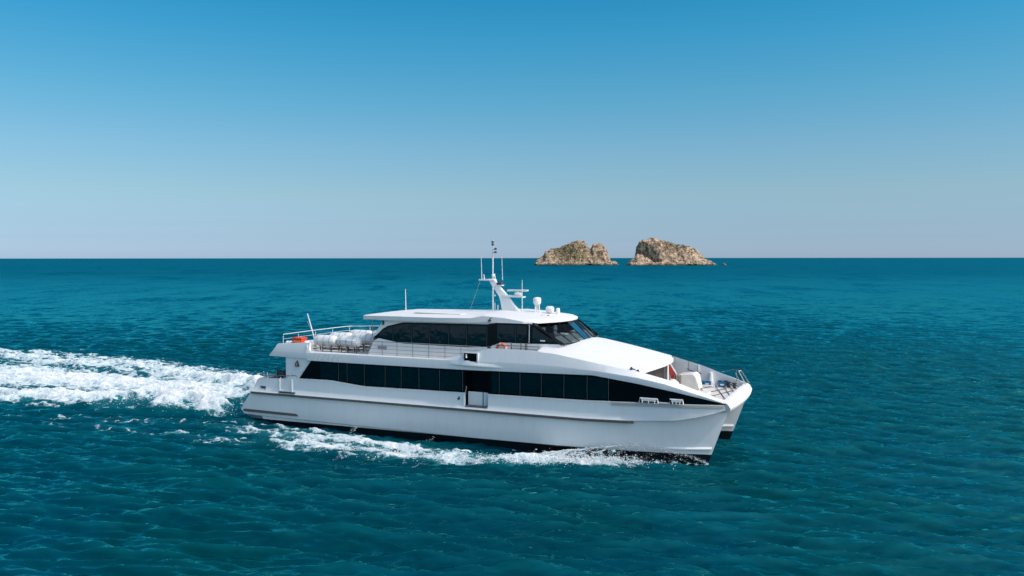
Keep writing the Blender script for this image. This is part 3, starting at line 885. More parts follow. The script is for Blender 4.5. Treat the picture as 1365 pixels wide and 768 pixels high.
# small dark opening in the shoulder above the door
mb = MB(); mb.prism([(0.10, 5.20), (1.0, 5.16), (1.0, 5.66), (0.10, 5.68)], 'y', -4.50, -4.20)
pw = build('ventilation_opening', mb, M_black, boat)
mb = MB(); mb.box(1.003, 1.09, -4.52, -4.2, 5.13, 5.72); mb.box(0.08, 1.0, -4.52, -4.2, 5.684, 5.72)
build('opening_frame', mb, M_gear, pw)
mb = MB(); mb.lathe([(0, 0), (0.05, 0.02), (0.06, 0.1), (0.03, 0.16), (0.05, 0.22), (0, 0.26)], (0.28, -4.54, 5.36), n=10)
build('deck_light', mb, M_gear, pw)

# ---- side fairing above the band, shoulder, gunwale and inner bulwark
def fairing(s):
    mb = MB(); rows = []
    X = [x for x in xr(-12.30, 16.03, 0.3)]
    for x in X:
        y = yside(x); z0 = bt(x); zc = crz(x); zs = max(shz(x), zc + 0.02)
        if x < -12.2: zs = 5.6
        yi = y - shy(x)
        fl = 4.9 if x < 2 else (5.5 if x < 5 else min(zs, crz(x)))
        if x > 10.95: fl = DECK_F
        w = 0.10
        rows.append([(x, s * (y - 0.03), z0 - 0.03), (x, s * (y + 0.01), z0), (x, s * (y + 0.035), zc - 0.015), (x, s * (y + 0.03), zc + 0.01), (x, s * yi, zs), (x, s * (yi - w), zs + (0.0 if x < 5 else 0.02)), (x, s * (yi - w), min(fl, zs - 0.02))])
    mb.grid(rows)
    return mb
for s in (-1, 1):
    fa = build('side_fairing', fairing(s), M_white, boat, angle=22)
# thin slanted ribs on the fairing aft
for k in range(7):
    x = -12.1 + k * 0.42
    mb = MB(); mb.add([(x, -4.462, 4.62), (x + 0.05, -4.462, 4.62), (x + 0.36, -4.50, 5.09), (x + 0.31, -4.50, 5.09), (x + 0.02, -4.50, 4.62), (x + 0.33, -4.53, 5.09)], [(0, 4, 5, 3), (4, 1, 2, 5)])
    build('slanted_rib', mb, M_white, boat)
# aft wing of the upper deck (solid bulwark with pointed end)
for s in (-1, 1):
    mb = MB(); rows = []
    for x, zt in ((-15.62, 4.74), (-15.3, 5.05), (-14.92, 5.58), (-14.0, 5.64), (-13.0, 5.71), (-12.12, 5.77)):
        zb = 4.70 - 0.012 * (x + 15.6); zc = min(zt - 0.02, 5.03)
        rows.append([(x, s * 4.2, zb), (x, s * 4.43, zb), (x, s * 4.475, zc), (x, s * (4.475 - 0.22 * (zt - zc)), zt), (x, s * (4.30 - 0.22 * (zt - zc)), zt), (x, s * 4.2, 5.0 if zt > 5.0 else zt - 0.01)])
    x = -12.5; mb.grid(rows)
    # raked forward end
    e0 = [(-12.45 if k in (1, 2) else -12.12, p[1], p[2]) for k, p in enumerate(rows[-1])]
    mb.add(rows[-1], [tuple(range(6))])
    build('aft_wing', mb, M_white, boat, angle=25)
mb = MB(); rows = []
mb.prism([(-15.55, 4.72), (-12.0, 4.68), (2.0, 4.85), (2.0, 5.10), (-14.9, 5.06), (-15.3, 5.02)], 'y', -4.30, 4.30)
build('upper_deck', mb, M_deck, boat)
# stern fascia of the upper deck
mb = MB(); mb.prism([(-15.64, 4.735), (-15.3, 5.06), (-14.95, 5.50), (-14.86, 5.50), (-15.1, 5.06), (-15.1, 4.735)], 'y', -4.25, 4.25)
build('upper_deck_fascia', mb, M_white, boat)

# ---- upper cabin
yw = lambda z: 3.62 - (z - 5.1) * 0.05            # half width of the cabin wall at height z
wb = ip([-7.25, -6.0, -5.0, 0.0, 1.6, 2.0, 6.2], [6.27, 6.10, 5.95, 5.93, 6.05, 6.33, 6.36])
wt = ip([-7.25, -6.45, -5.0, 0.0, 1.35, 1.85, 4.3, 6.2], [6.30, 7.03, 7.36, 7.42, 7.44, 7.57, 7.56, 6.37])
def wall_rows(x0, x1, zlo, zhi, s, off=0.0, step=0.4, n=3):
    mb = MB(); rows = []
    for x in xr(x0, x1, step):
        a, c = zlo(x), zhi(x)
        rows.append([(x, s * (yw(a + (c - a) * k / n) + off - max(0, x - 4.3) * 0.15), a + (c - a) * k / n) for k in range(n + 1)])
    return mb.grid(rows)
for s in (-1, 1):
    mb = MB()
    m1 = wall_rows(-7.75, 6.2, lambda x: 5.1, lambda x: wb(x) if x > -7.25 else 5.1 + (x + 7.75) * 2.34, s); mb.add(m1.v, m1.f)
    m1 = wall_rows(-7.40, 4.35, lambda x: wt(x) if x > -7.25 else 6.27, lambda x: 7.60 if x > -6.5 else min(7.60, 6.29 + (x + 7.40) * 1.46), s); mb.add(m1.v, m1.f)
    cw = build('cabin_wall', mb, M_white, boat, angle=60)
    bnd = build('window_band', wall_rows(-7.25, 6.2, wb, wt, s, -0.004, 0.2), M_black, cw)
    E_ = [-6.95, -5.8, -4.34, -2.96, -1.56, -0.25, 1.2, 1.85, 3.17, 4.0]
    for a, c in zip(E_[:-1], E_[1:]):
        if c - a < 0.7: continue
        build('window', wall_rows(a + 0.09, c - 0.05, lambda x: wb(x) + 0.1, lambda x: wt(x) - 0.12, s, 0.005, 0.25, 2), M_glass, bnd)
    for a in E_[1:-3] + [3.17]:
        build('mullion', wall_rows(a, a + 0.035, lambda x: wb(x) + 0.08, lambda x: wt(x) - 0.1, s, 0.010, 0.5, 1), M_mull, bnd)
    mb = wall_rows(4.10, 4.16, lambda x: wb(x) + 0.05, lambda x: wt(x) - 0.05, s, 0.02, 0.5, 1)
    build('pillar', mb, M_alu, bnd)
    build('corner_window', wall_rows(4.34, 5.75, lambda x: wb(x) + 0.12, lambda x: wt(x) - 0.14, s, 0.004, 0.1, 2), M_glass, bnd)
    mb = MB(); mb.box(4.85, 5.15, min(s * 3.50, s * 3.53), max(s * 3.50, s * 3.53), 6.52, 6.60)
    build('cabin_notice', mb, M_gear, bnd)
# aft bulkhead of the upper cabin
mb = MB(); mb.add([(-7.75, -3.62, 5.1), (-7.75, 3.62, 5.1), (-7.40, 3.56, 6.27), (-7.40, -3.56, 6.27), (-6.5, -3.5, 7.6), (-6.5, 3.5, 7.6)], [(0, 1, 2, 3), (3, 2, 5, 4)])
build('aft_bulkhead', mb, M_white, boat)
mb = MB(); mb.box(-6.95, -6.25, -3.65, -3.60, 5.52, 5.72)
build('louvre', mb, simple('louvre_grey', (0.30, 0.30, 0.33), 0.5, var=0.4, scale=14), boat)
# roof post at the aft overhang
for y_, z_ in ((-3.5, 6.3), (3.5, 5.1)):
    mb = MB(); mb.tube([(-7.45, y_, z_), (-7.45, y_, 7.52)], 0.025)
    build('roof_post', mb, M_steel, boat)
# roof
def roof_mesh():
    #      x     y1    z1    y2    z2    y3    z3   zc
    ST = [(-8.05, 3.70, 7.48, 3.72, 7.72, 3.40, 7.76, 7.80),
          (-6.0, 3.72, 7.47, 3.75, 7.75, 3.40, 7.80, 7.88),
          (-2.0, 3.72, 7.47, 3.74, 7.76, 3.40, 7.83, 8.00),
          (0.2, 3.64, 7.50, 3.64, 7.80, 3.50, 7.84, 8.06),
          (0.9, 3.56, 7.55, 3.51, 7.95, 3.44, 8.01, 8.12),
          (2.5, 3.55, 7.56, 3.51, 7.85, 3.40, 7.92, 8.08),
          (3.7, 3.54, 7.56, 3.50, 7.68, 3.25, 7.80, 8.02),
          (4.3, 3.45, 7.58, 3.36, 7.66, 2.70, 7.81, 7.97),
          (4.8, 2.85, 7.58, 2.84, 7.66, 2.20, 7.80, 7.92),
          (5.2, 2.05, 7.58, 2.04, 7.66, 1.60, 7.78, 7.85),
          (5.5, 1.15, 7.58, 1.15, 7.66, 0.90, 7.75, 7.78),
          (5.62, 0.30, 7.58, 0.30, 7.66, 0.25, 7.71, 7.72)]
    rows = []
    for x, y1, z1, y2, z2, y3, z3, zc in ST:
        half = [(y1 * 0.5, z1), (y1, z1), (y2, z2), (y3, z3), (y3 * 0.6, z3 + (zc - z3) * 0.62), (y3 * 0.25, z3 + (zc - z3) * 0.93)]
        r = [(x, 0, z1)] + [(x, y, z) for y, z in half] + [(x, 0, zc)] + [(x, -y, z) for y, z in reversed(half)]
        rows.append(r)
    mb = MB(); mb.grid(rows, closed=True)
    mb.add(rows[0], [tuple(range(len(rows[0])))]); mb.add(rows[-1], [tuple(range(len(rows[0])))[::-1]])
    return mb
roof = build('roof', roof_mesh(), M_roof, boat, angle=9)
mb = MB(); mb.prism([(-5.0, -2.2), (-1.2, -2.6), (-0.6, -1.2), (-4.8, -0.8)], 'z', 7.9, 7.955)
build('roof_hatch', mb, M_roof, roof, bevel=0.01)
mb = MB(); mb.tube([(1.35, -3.62, 7.62), (1.4, -3.7, 7.66), (1.55, -3.7, 7.85), (1.6, -3.6, 7.88)], 0.03); mb.box(1.40, 1.52, -3.72, -3.5, 7.64, 7.74)
build('side_lamp', mb, M_dgrey, roof)
mb = MB(); mb.box(-6.62, -6.5, -3.58, -3.5, 7.15, 7.42)
build('aft_lamp', mb, M_dgrey, roof)
# windscreen
TOP = [(4.32, -3.46, 7.57), (4.78, -2.55, 7.57), (5.18, -1.6, 7.57), (5.38, -0.6, 7.57), (5.38, 0.6, 7.57), (5.18, 1.6, 7.57), (4.78, 2.55, 7.57), (4.32, 3.46, 7.57)]
BOT = [(6.20, -3.26, 6.36), (6.46, -2.25, 6.36), (6.62, -1.35, 6.37), (6.70, -0.5, 6.37), (6.70, 0.5, 6.37), (6.62, 1.35, 6.37), (6.46, 2.25, 6.36), (6.20, 3.26, 6.36)]
mb = MB(); fr_top = [Vector(p) for p in TOP]; fr_bot = [Vector(p) for p in BOT]
ws_ = MB(); ws_.tube(BOT, 0.045, 6); ws_.tube(TOP, 0.05, 6)
wsf = build('windscreen', ws_, M_black, boat)
for i in range(7):
    a, c, d, e_ = fr_top[i], fr_top[i + 1], fr_bot[i + 1], fr_bot[i]
    mb = MB(); mb.add([a, c, d, e_], [(0, 1, 2, 3)])
    build('windscreen_pane', mb, M_screen, wsf)
for i in range(8):
    mb = MB(); mb.tube([fr_top[i], fr_bot[i]], 0.10 if i in (0, 7) else 0.032, 6)
    build('windscreen_pillar', mb, M_black, wsf)
for i in (1, 3, 5):
    p = (fr_bot[i] + fr_bot[i + 1]) * 0.5; q_ = p + Vector((-0.62, 0.35, 0.62))
    mb = MB(); mb.tube([p + Vector((0.05, 0, 0.04)), q_ + Vector((0.06, 0, 0.05))], 0.014, 5)
    build('wiper', mb, M_dgrey, wsf)
# bridge interior seen through the glass
mb = MB(); mb.box(1.8, 6.3, -3.1, 3.1, 5.9, 5.95); mb.box(1.75, 1.8, -3.3, 3.3, 5.95, 7.55)
build('bridge_floor', mb, M_dgrey, boat)
mb = MB(); mb.prism([(5.0, 5.95), (5.0, 6.62), (5.5, 6.75), (6.2, 6.40), (6.2, 5.95)], 'y', -2.9, 2.9)
con = build('helm_console', mb, simple('console_grey', (0.30, 0.30, 0.29), 0.6), boat)
for y in (-1.3, 0.9):
    mb = MB(); mb.box(5.2, 5.75, y - 0.3, y + 0.3, 6.74, 6.86)
    build('instrument_hood', mb, M_gear, con, bevel=0.05)
for y in (-1.0, 1.0):
    mb = MB(); mb.box(4.0, 4.5, y - 0.25, y + 0.25, 6.35, 6.5); mb.box(3.92, 4.05, y - 0.25, y + 0.25, 6.5, 7.15); mb.box(4.2, 4.3, y - 0.05, y + 0.05, 5.95, 6.35)
    build('helm_seat', mb, M_gear, boat, bevel=0.04)

# ---- foredeck roof in front of the bridge
def coach_rows():
    rows = []
    for x in xr(4.95, 11.75, 0.3):
        zc = float(np.interp(x, [5, 6.2, 6.9, 9, 10.5, 11.75], [6.42, 6.46, 6.42, 6.02, 5.66, 5.34]))
        zs = shz(min(x, 11.1)); ye = yside(x) - shy(x) - 0.09
        r = []
        for k in range(25):
            v = -1 + k / 12
            xx = x if x < 10.9 else 10.95 + (x - 10.95) * (1 - abs(v) ** 2.2)
            zz = float(np.interp(xx, [5, 6.2, 6.9, 9, 10.5, 11.75], [6.42, 6.46, 6.42, 6.02, 5.66, 5.34])); zss = shz(xx) + 0.015
            yy = v * (yside(xx) - shy(xx) - 0.09)
            r.append((xx, yy, zss + (zz - zss) * (1 - abs(v) ** 2.6)))
        rows.append(r)
    return rows
cr_rows = coach_rows()
mb = MB(); mb.grid(cr_rows)
coach = build('foredeck_roof', mb, M_roof, boat, angle=30)
edge = [Vector(p) for p in cr_rows[-1]]
def lip(dx, dz0, dz1, mat, name):
    mb = MB(); rows = []
    for p in edge[1:-1]:
        rows.append([(p.x + dx, p.y, p.z + dz0), (p.x + dx, p.y, p.z + dz1)])
    mb.grid(rows)
    return build(name, mb, mat, coach)
mb = MB(); mb.grid([[(p.x, p.y, p.z), (p.x + 0.02, p.y, p.z - 0.10), (p.x + 0.02, p.y, p.z - 0.115), (p.x + 0.12, p.y, p.z - 0.13), (p.x + 0.13, p.y, p.z - 0.30), (p.x - 0.1, p.y, p.z - 0.30)] for p in edge[1:-1]])
build('roof_lip', mb, M_white, coach, angle=25)
mb = MB()
rows = [[(p.x - 0.35, p.y * 0.985, DECK_F), (p.x - 0.35, p.y * 0.985, p.z - 0.28)] for p in edge[1:16]]
mb.grid(rows)
build('front_bulkhead', mb, M_brown, boat)
mb = MB(); rows = [[(p.x - 0.35, p.y * 0.985, DECK_F), (p.x - 0.35, p.y * 0.985, p.z - 0.28)] for p in edge[15:24]]
mb.grid(rows)
build('cabin_doorway', mb, M_black, boat)
mb = MB(); mb.tube([(11.72, 0.45, DECK_F), (11.72, 0.45, 5.05)], 0.07, 10)
build('awning_pole', mb, M_gear, boat)
# side wing running down from the roof edge to the deck, red inside
mb = MB(); mb.tube([(11.75, 0.75, 5.10), (12.0, 1.2, 4.45), (12.25, 1.55, 3.75), (12.3, 1.6, DECK_F)], 0.05, 6)
build('wing_strut', mb, M_gear, boat)
mb = MB(); mb.add([(11.78, 0.72, 5.0), (12.02, 1.12, 4.40), (12.2, 1.40, 3.75), (11.92, 1.25, 3.7), (11.72, 0.95, 4.3), (11.62, 0.75, 4.85)], [(0, 1, 4, 5), (1, 2, 3, 4)])
build('red_flap', mb, M_red, boat)
mb = MB(); mb.lathe([(0, 0), (0.07, 0), (0.08, 0.06), (0.05, 0.14), (0, 0.15)], (10.75, -4.02, 5.20), n=10); mb.tube([(10.75, -4.0, 5.25), (10.95, -3.9, 5.2)], 0.03)
build('roof_cleat', mb, M_dgrey, coach)

# ---- foredeck and bow
mb = MB(); X = xr(10.6, 15.9, 0.4)
mb.grid([[(x, -(yside(x) - shy(x) - 0.05), DECK_F), (x, 0, DECK_F + 0.06), (x, (yside(x) - shy(x) - 0.05), DECK_F)] for x in X])
build('foredeck', mb, M_deck, boat)
mb = MB(); rows = []
for i in range(25):
    v = -1 + i / 12; y = v * 3.86; bul = (1 - abs(v) ** 2)
    rows.append([(15.78, y * 0.93, DECK_F - 0.02), (15.80, y * 0.93, 3.66), (15.98 + 0.02 * bul, y * 0.99, 3.67), (16.16 + 0.16 * bul, y * 0.99, 3.56), (16.30 + 0.26 * bul, y * 0.975, 3.33), (16.27 + 0.24 * bul, y * 0.965, 3.20), (16.0 + 0.1 * bul, y * 0.93, 3.05), (14.5, y * 0.93, 3.0)])
mb.grid(rows)
mb.add(rows[0], [tuple(range(8))]); mb.add(rows[-1], [tuple(range(8))])
build('bow_fascia', mb, M_roof, boat, angle=45)
mb = MB(); mb.grid([[(13.2, -2.5, 1.6), (13.2, 2.5, 1.6)], [(14.5, -2.6, 3.0), (14.5, 2.6, 3.0)]])
build('tunnel_front', mb, M_white, boat)
# anchor roller under the fascia, port side
mb = MB(); mb.lathe([(0, -0.12), (0.16, -0.12), (0.16, 0.12), (0, 0.12)], (16.0, 2.3, 2.92), 'y', 14); mb.box(15.7, 15.95, 2.2, 2.4, 2.75, 3.1)
build('anchor_roller', mb, M_dgrey, boat)
# bow rail
mb = MB()
top_ = (15.75, 2.9, 4.55)
mb.tube([(14.4, 3.78, 4.30), (15.2, 3.45, 4.52), top_], 0.018, 6)
mb.tube([top_, (16.15, 3.55, 3.70)], 0.035, 6)
mb.tube([(15.62, 2.75, 4.53), (16.02, 3.1, 3.67)], 0.028, 6)
mb.tube([(15.45, 2.6, 4.45), (15.9, 2.4, 3.67)], 0.018, 6)
mb.tube([(15.4, 3.3, 4.5), (15.4, 3.5, 3.75)], 0.02, 6)
mb.tube([top_, (15.62, 2.75, 4.53)], 0.02, 6)
for t_ in (): mb.tube([(15.75 + 0.4 * t_, 2.9 + 0.65 * t_, 4.55 - 0.85 * t_), (15.5 + 0.4 * t_, 2.85 - 0.45 * t_, 4.45 - 0.78 * t_)], 0.016, 6)
build('bow_rail', mb, M_steel, boat)
# thin dark lines crossing the foredeck
mb = MB(); zl = DECK_F + 0.09
L = [((13.3, 1.0), (14.2, 3.0)), ((14.1, 3.1), (15.7, -1.9)), ((14.6, 3.3), (15.8, -0.9)), ((15.0, 3.2), (15.8, 0.6)), ((15.3, 3.1), (15.8, 1.8)), ((14.0, -0.3), (15.0, 2.3)), ((13.2, 2.4), (15.3, -3.2)), ((14.5, -1.6), (15.5, 1.6)), ((12.6, -0.3), (13.3, 1.2))]
for a, c in L: mb.tube([(a[0], a[1], zl), ((a[0] + c[0]) / 2, (a[1] + c[1]) / 2, zl - 0.01), (c[0], c[1], zl)], 0.022, 5)
build('deck_lines', mb, M_dgrey, boat)
mb = MB(); mb.box(13.6, 14.4, -1.0, 0.4, DECK_F + 0.03, DECK_F + 0.13); mb.box(12.9, 14.2, 2.5, 2.62, DECK_F + 0.02, DECK_F + 0.16)
build('deck_hatch', mb, M_gear, boat, bevel=0.02)
for (x, y) in ((14.35, 3.45), (14.95, 3.2), (15.35, 2.9), (14.7, 3.6), (15.2, -2.9)):
    mb = MB(); mb.lathe([(0, 0), (0.14, 0), (0.1, 0.04), (0.09, 0.26), (0.15, 0.30), (0.15, 0.35), (0, 0.37)], (x, y, DECK_F + 0.01), n=12); mb.tube([(x - 0.18, y, DECK_F + 0.2), (x + 0.18, y, DECK_F + 0.2)], 0.03, 6)
    build('mooring_bollard', mb, M_dgrey, boat)
mb = MB(); mb.lathe([(0.26, 0), (0.24, 0.1), (0.13, 0.55), (0.11, 0.82), (0.0, 0.86)], (13.75, 3.62, DECK_F), n=14)
build('deck_vent', mb, M_gear, boat)
mb = MB(); mb.tube([(12.2, 3.86, 4.35), (12.25, 3.78, 4.28), (13.0, 3.76, 4.12), (13.1, 3.86, 4.05)], 0.03, 6); mb.tube([(12.25, 3.86, 4.85), (12.25, 3.84, 4.3)], 0.012, 5); mb.tube([(13.9, 3.8, 3.9), (14.5, 3.7, 3.85)], 0.02, 5)
build('bulwark_handrail', mb, M_dgrey, boat)
for x in (12.9, 14.6):
    mb = MB(); mb.box(x, x + 0.03, 3.74, 3.94, DECK_F, shz(x) - 0.03)
    build('bulwark_frame', mb, M_white, boat)
# fairleads standing on the bow fender
def fairlead(x0, x1, z, h):
    mb = MB(); y = -(yside(x0) + 0.06)
    mb.tube([(x0, y, z), (x0 + 0.05, y, z + h), (x1 - 0.05, y, z + h), (x1, y, z + 0.02)], 0.045, 6)
    mb.box(x0 + 0.12, x1 - 0.12, y - 0.05, y + 0.06, z + 0.12, z + h - 0.03)
    for k in range(3):
        xx = x0 + 0.2 + k * (x1 - x0 - 0.4) / 2
        mb.tube([(xx, y - 0.05, z), (xx, y - 0.05, z + 0.14)], 0.03, 6)
    return mb
build('fairlead', fairlead(11.35, 12.45, 3.42, 0.26), M_gear, boat)
build('fairlead', fairlead(13.05, 13.85, 3.46, 0.26), M_gear, boat)
mb = MB(); mb.box(12.45, 13.0, -4.50, -4.40, 3.47, 3.52)
build('fairlead_track', mb, M_gear, boat)

# ---- rails of the upper deck
M_rail = simple('rail_grey', (0.26, 0.24, 0.225), 0.5)
def rail(pts, h, posts, name, wires=(0.25, 0.5, 0.75), r=0.021, zoff=0.0):
    mb = MB()
    base = [Vector(p) for p in pts]
    mb.tube([p + Vector((0, 0, h)) for p in base], r * 1.35, 6)
    for w in wires: mb.tube([p + Vector((0, 0, h * w)) for p in base], r * 0.6, 5)
    for p in posts: mb.tube([Vector(p), Vector(p) + Vector((0, 0, h))], r, 6)
    return build(name, mb, M_rail if pts[0][1] < -4.2 else M_alu, boat)  # far rails get the white material, their sunlit look put into the colour
Z = 5.12
rail([(-7.5, -4.36, Z), (1.2, -4.36, Z + 0.0)], 0.98, [(x, -4.36, Z) for x in (-7.5, -6.1, -4.95, -3.75, -2.55, -1.35, -0.2)], 'upper_deck_rail')
rail([(-7.5, 4.36, Z), (1.2, 4.36, Z)], 0.98, [(x, 4.36, Z) for x in (-7.5, -6.1, -4.95, -3.75, -2.55, -1.35, -0.2)], 'upper_deck_rail')
rail([(-14.7, -4.0, 5.5), (-15.0, -3.6, 5.5), (-15.1, 0, 5.5), (-15.0, 3.6, 5.5), (-14.7, 4.0, 5.5), (-12.2, 4.1, 5.6)], 0.68, [(-14.9, -3.8, 5.4), (-15.05, -2, 5.4), (-15.1, 0, 5.4), (-15.05, 2.0, 5.4), (-14.85, 3.9, 5.4), (-13, 4.05, 5.5)], 'stern_rail', wires=(0.5,))
rail([(-12.2, 4.36, Z), (-7.5, 4.36, Z)], 1.1, [(x, 4.36, Z) for x in (-12.2, -10.6, -9.0)], 'upper_deck_rail')
# lattice of wires and lamp housing by the house at the ramp
mb = MB()
for x in (3.1, 3.75, 4.05, 4.15): mb.tube([(x, -3.95, 5.5), (x, -3.95, 6.42)], 0.028, 6)
mb.tube([(1.95, -3.98, 6.22), (5.0, -3.98, 6.22)], 0.02, 6); mb.tube([(3.1, -3.98, 6.08), (4.9, -3.98, 6.05)], 0.012, 5)
build('side_deck_rail', mb, simple('brown_rail', (0.10, 0.07, 0.06), 0.6), boat)
mb = MB(); mb.box(1.55, 1.75, -4.16, -4.06, 6.0, 6.14); mb.tube([(1.65, -4.3, 5.72), (1.8, -4.34, 5.74), (1.8, -4.3, 5.84)], 0.025, 6)
build('shoulder_lamp', mb, M_dgrey, boat)
# ensign staff leaning aft
mb = MB(); mb.tube([(-15.2, 0, 5.5), (-15.85, 0, 7.4)], 0.055, 8, 0.035); mb.tube([(-15.35, 0.05, 5.9), (-15.95, 0.1, 6.8)], 0.008, 4)
build('ensign_staff', mb, M_alu, boat)

# ---- mast and roof gear
mb = MB()
prof = [((0.66, 1.90), 8.02), ((0.58, 1.36), 8.55), ((0.42, 1.00), 9.05), ((-0.05, 0.42), 9.65), ((-0.36, 0.05), 10.12), ((-0.42, -0.02), 10.20)]
rows = []
for (a, c), z in prof:
    w = 0.24 - 0.04 * (z - 8)
    rows.append([(a, -w, z), (c, -w * 0.8, z), (c, w * 0.8, z), (a, w, z)])
mb.grid(rows, closed=True); mb.add(rows[-1], [(0, 1, 2, 3)])
mast = build('mast', mb, M_white, boat, angle=30)
mb = MB(); mb.box(-1.12, 0.05, -0.22, 0.22, 10.08, 10.17)
build('mast_platform', mb, M_white, mast, bevel=0.02)
mb = MB(); mb.tube([(-0.28, 0.3, 8.05), (-0.28, 0.3, 12.05)], 0.05, 8); mb.tube([(-0.28, 0.3, 12.0), (-0.28, 0.3, 12.85)], 0.03, 8)
build('light_pole', mb, M_alu, mast)
for (x, z) in ((-0.28, 12.62), (-0.28, 12.45), (-0.06, 12.15), (-0.06, 11.93)):
    mb = MB(); mb.lathe([(0, 0), (0.085, 0), (0.085, 0.12), (0, 0.14)], (x, 0.28, z), n=10); mb.tube([(-0.28, 0.3, z + 0.05), (x, 0.3, z + 0.05)], 0.02, 5)
    build('mast_lamp', mb, M_dgrey, mast)
for (x, y, z0, z1, r) in ((-1.02, 0.1, 10.17, 11.75, 0.03), (0.35, 0.5, 10.1, 11.7, 0.025), (-0.72, -0.1, 10.17, 10.5, 0.045), (0.0, 0.1, 10.17, 10.55, 0.04)):
    mb = MB(); mb.tube([(x, y, z0), (x - 0.05, y, z1)], r, 6, r * 0.6)
    build('whip_antenna', mb, M_alu, mast)
mb = MB(); mb.lathe([(0, 0), (0.09, 0), (0.11, 0.06), (0.09, 0.15), (0, 0.2)], (-0.12, 0, 10.35), n=10)
build('camera_dome', mb, M_gear, mast)
mb = MB(); mb.box(0.15, 0.62, -0.2, 0.2, 9.74, 9.80)
sh = build('lamp_shelf', mb, M_gear, mast)
mb = MB(); mb.box(0.22, 0.58, -0.16, 0.16, 9.80, 9.98)
build('floodlight', mb, M_dgrey, sh, bevel=0.03)
mb = MB(); mb.prism([(0.7, 9.0), (2.2, 8.98), (2.2, 9.05), (0.7, 9.14)], 'y', -0.22, 0.22); mb.box(-0.15, 0.05, -0.08, 0.08, 9.02, 9.14)
build('radar_bracket', mb, M_white, mast)
mb = MB(); mb.lathe([(0, -0.26), (0.11, -0.24), (0.15, -0.1), (0.15, 0.13), (0.1, 0.26), (0, 0.28)], (1.75, 0, 9.19), 'x', 14); mb.lathe([(0.06, 0), (0.06, 0.2)], (1.72, 0, 9.2), n=10)
build('radar_motor', mb, M_gear, mast)
mb = MB(); mb.box(0.95, 2.48, -0.07, 0.07, 9.38, 9.50)
build('radar_scanner', mb, M_gear, mast, bevel=0.03)
mb = MB(); mb.tube([(2.15, -0.25, 8.05), (2.15, -0.25, 10.15)], 0.035, 6, 0.02)
build('whip_antenna', mb, M_alu, roof)
mb = MB(); mb.tube([(-7.05, 0, 7.85), (-7.08, 0, 9.4)], 0.035, 6, 0.02)
build('whip_antenna', mb, M_alu, roof)
mb = MB(); mb.tube([(0.02, 0.0, 8.0), (0.02, 0.0, 8.6)], 0.035, 6); mb.tube([(0.3, -0.1, 8.0), (0.3, -0.1, 8.45)], 0.05, 6)
build('whip_antenna', mb, M_alu, roof)
mb = MB(); mb.tube([(-1.08, 0, 10.1), (-1.9, 0, 8.0)], 0.012, 5)
build('stay_wire', mb, M_steel, mast)
mb = MB(); mb.lathe([(0.0, 0.0), (0.17, 0.03), (0.25, 0.15), (0.27, 0.40), (0.22, 0.52), (0, 0.55)], (3.12, 0, 8.48), n=20)
dome = build('satellite_dome', mb, M_gear, boat, angle=60)
mb = MB()
for a in (0, 2.1, 4.2): mb.tube([(3.12 + 0.16 * math.cos(a), 0.16 * math.sin(a), 8.0), (3.12 + 0.13 * math.cos(a), 0.13 * math.sin(a), 8.5)], 0.045, 6)
mb.box(2.88, 3.36, -0.24, 0.24, 7.98, 8.04)
build('dome_pedestal', mb, M_gear, dome)
mb = MB(); mb.lathe([(0, -0.02), (0.20, 0), (0.23, 0.1), (0.23, 0.38), (0.19, 0.45), (0, 0.45)], (3.85, -0.1, 8.24), 'x', 16); mb.lathe([(0.08, 0), (0.06, 0.2)], (4.1, -0.1, 7.92), n=8)
build('searchlight', mb, M_gear, boat)
mb = MB(); mb.lathe([(0, 0), (0.13, 0.02), (0.13, 0.36), (0.09, 0.42), (0, 0.43)], (4.55, 0.1, 7.92), n=14)
build('horn', mb, M_gear, boat)
for (x, y) in ((2.5, -0.9), (3.3, -1.2), (4.0, -1.3), (4.4, -1.2), (2.0, -1.5)):
    mb = MB(); mb.lathe([(0, 0), (0.09, 0), (0.08, 0.07), (0, 0.09)], (x, y, 7.94 - 0.03 * (x - 2)), n=10)
    build('roof_fitting', mb, M_dgrey, roof)

# ---- raft cradle and life rafts
mb = MB()
for y0 in (-3.35, -1.45, 0.45):
    for x in (-12.3, -11.45, -10.7, -9.85, -9.35, -8.6):
        mb.tube([(x, y0 - 0.42, 5.1), (x, y0 - 0.38, 5.62)], 0.035, 6); mb.tube([(x, y0 + 0.42, 5.1), (x, y0 + 0.38, 5.62)], 0.035, 6)
        mb.tube([(x, y0 - 0.42, 5.32), (x, y0 + 0.42, 5.32)], 0.03, 6)
    mb.tube([(-12.5, y0 - 0.42, 5.3), (-8.3, y0 - 0.42, 5.3)], 0.03, 6); mb.tube([(-12.5, y0 - 0.43, 5.5), (-8.3, y0 - 0.43, 5.5)], 0.02, 6)
    mb.tube([(-12.5, y0 + 0.42, 5.3), (-8.3, y0 + 0.42, 5.3)], 0.03, 6)
build('raft_cradle', mb, M_dgrey, boat)
M_rail2 = simple('strap_grey', (0.34, 0.33, 0.32), 0.6)
def raft_mesh(Lh, r):
    prof = [(0, -Lh), (r * 0.45, -Lh + 0.01), (r * 0.8, -Lh + 0.09), (r * 0.97, -Lh + 0.25), (r, -Lh + 0.4), (r, Lh - 0.4), (r * 0.97, Lh - 0.25), (r * 0.8, Lh - 0.09), (r * 0.45, Lh - 0.01), (0, Lh)]
    mb = MB(); mb.lathe(prof, (0, 0, 0), 'x', 24); return mb
proto = None
def copy_tree(o, parent=None):
    c = o.copy(); COL.objects.link(c); c.parent = parent
    for ch in list(o.children): copy_tree(ch, c)
    return c
rafts = []
spots = [(-11.45, -3.35, 5.86), (-9.5, -3.35, 5.88), (-11.6, -1.45, 5.88), (-9.7, -1.45, 5.9), (-11.2, 0.45, 5.92), (-9.3, 0.45, 5.93)]
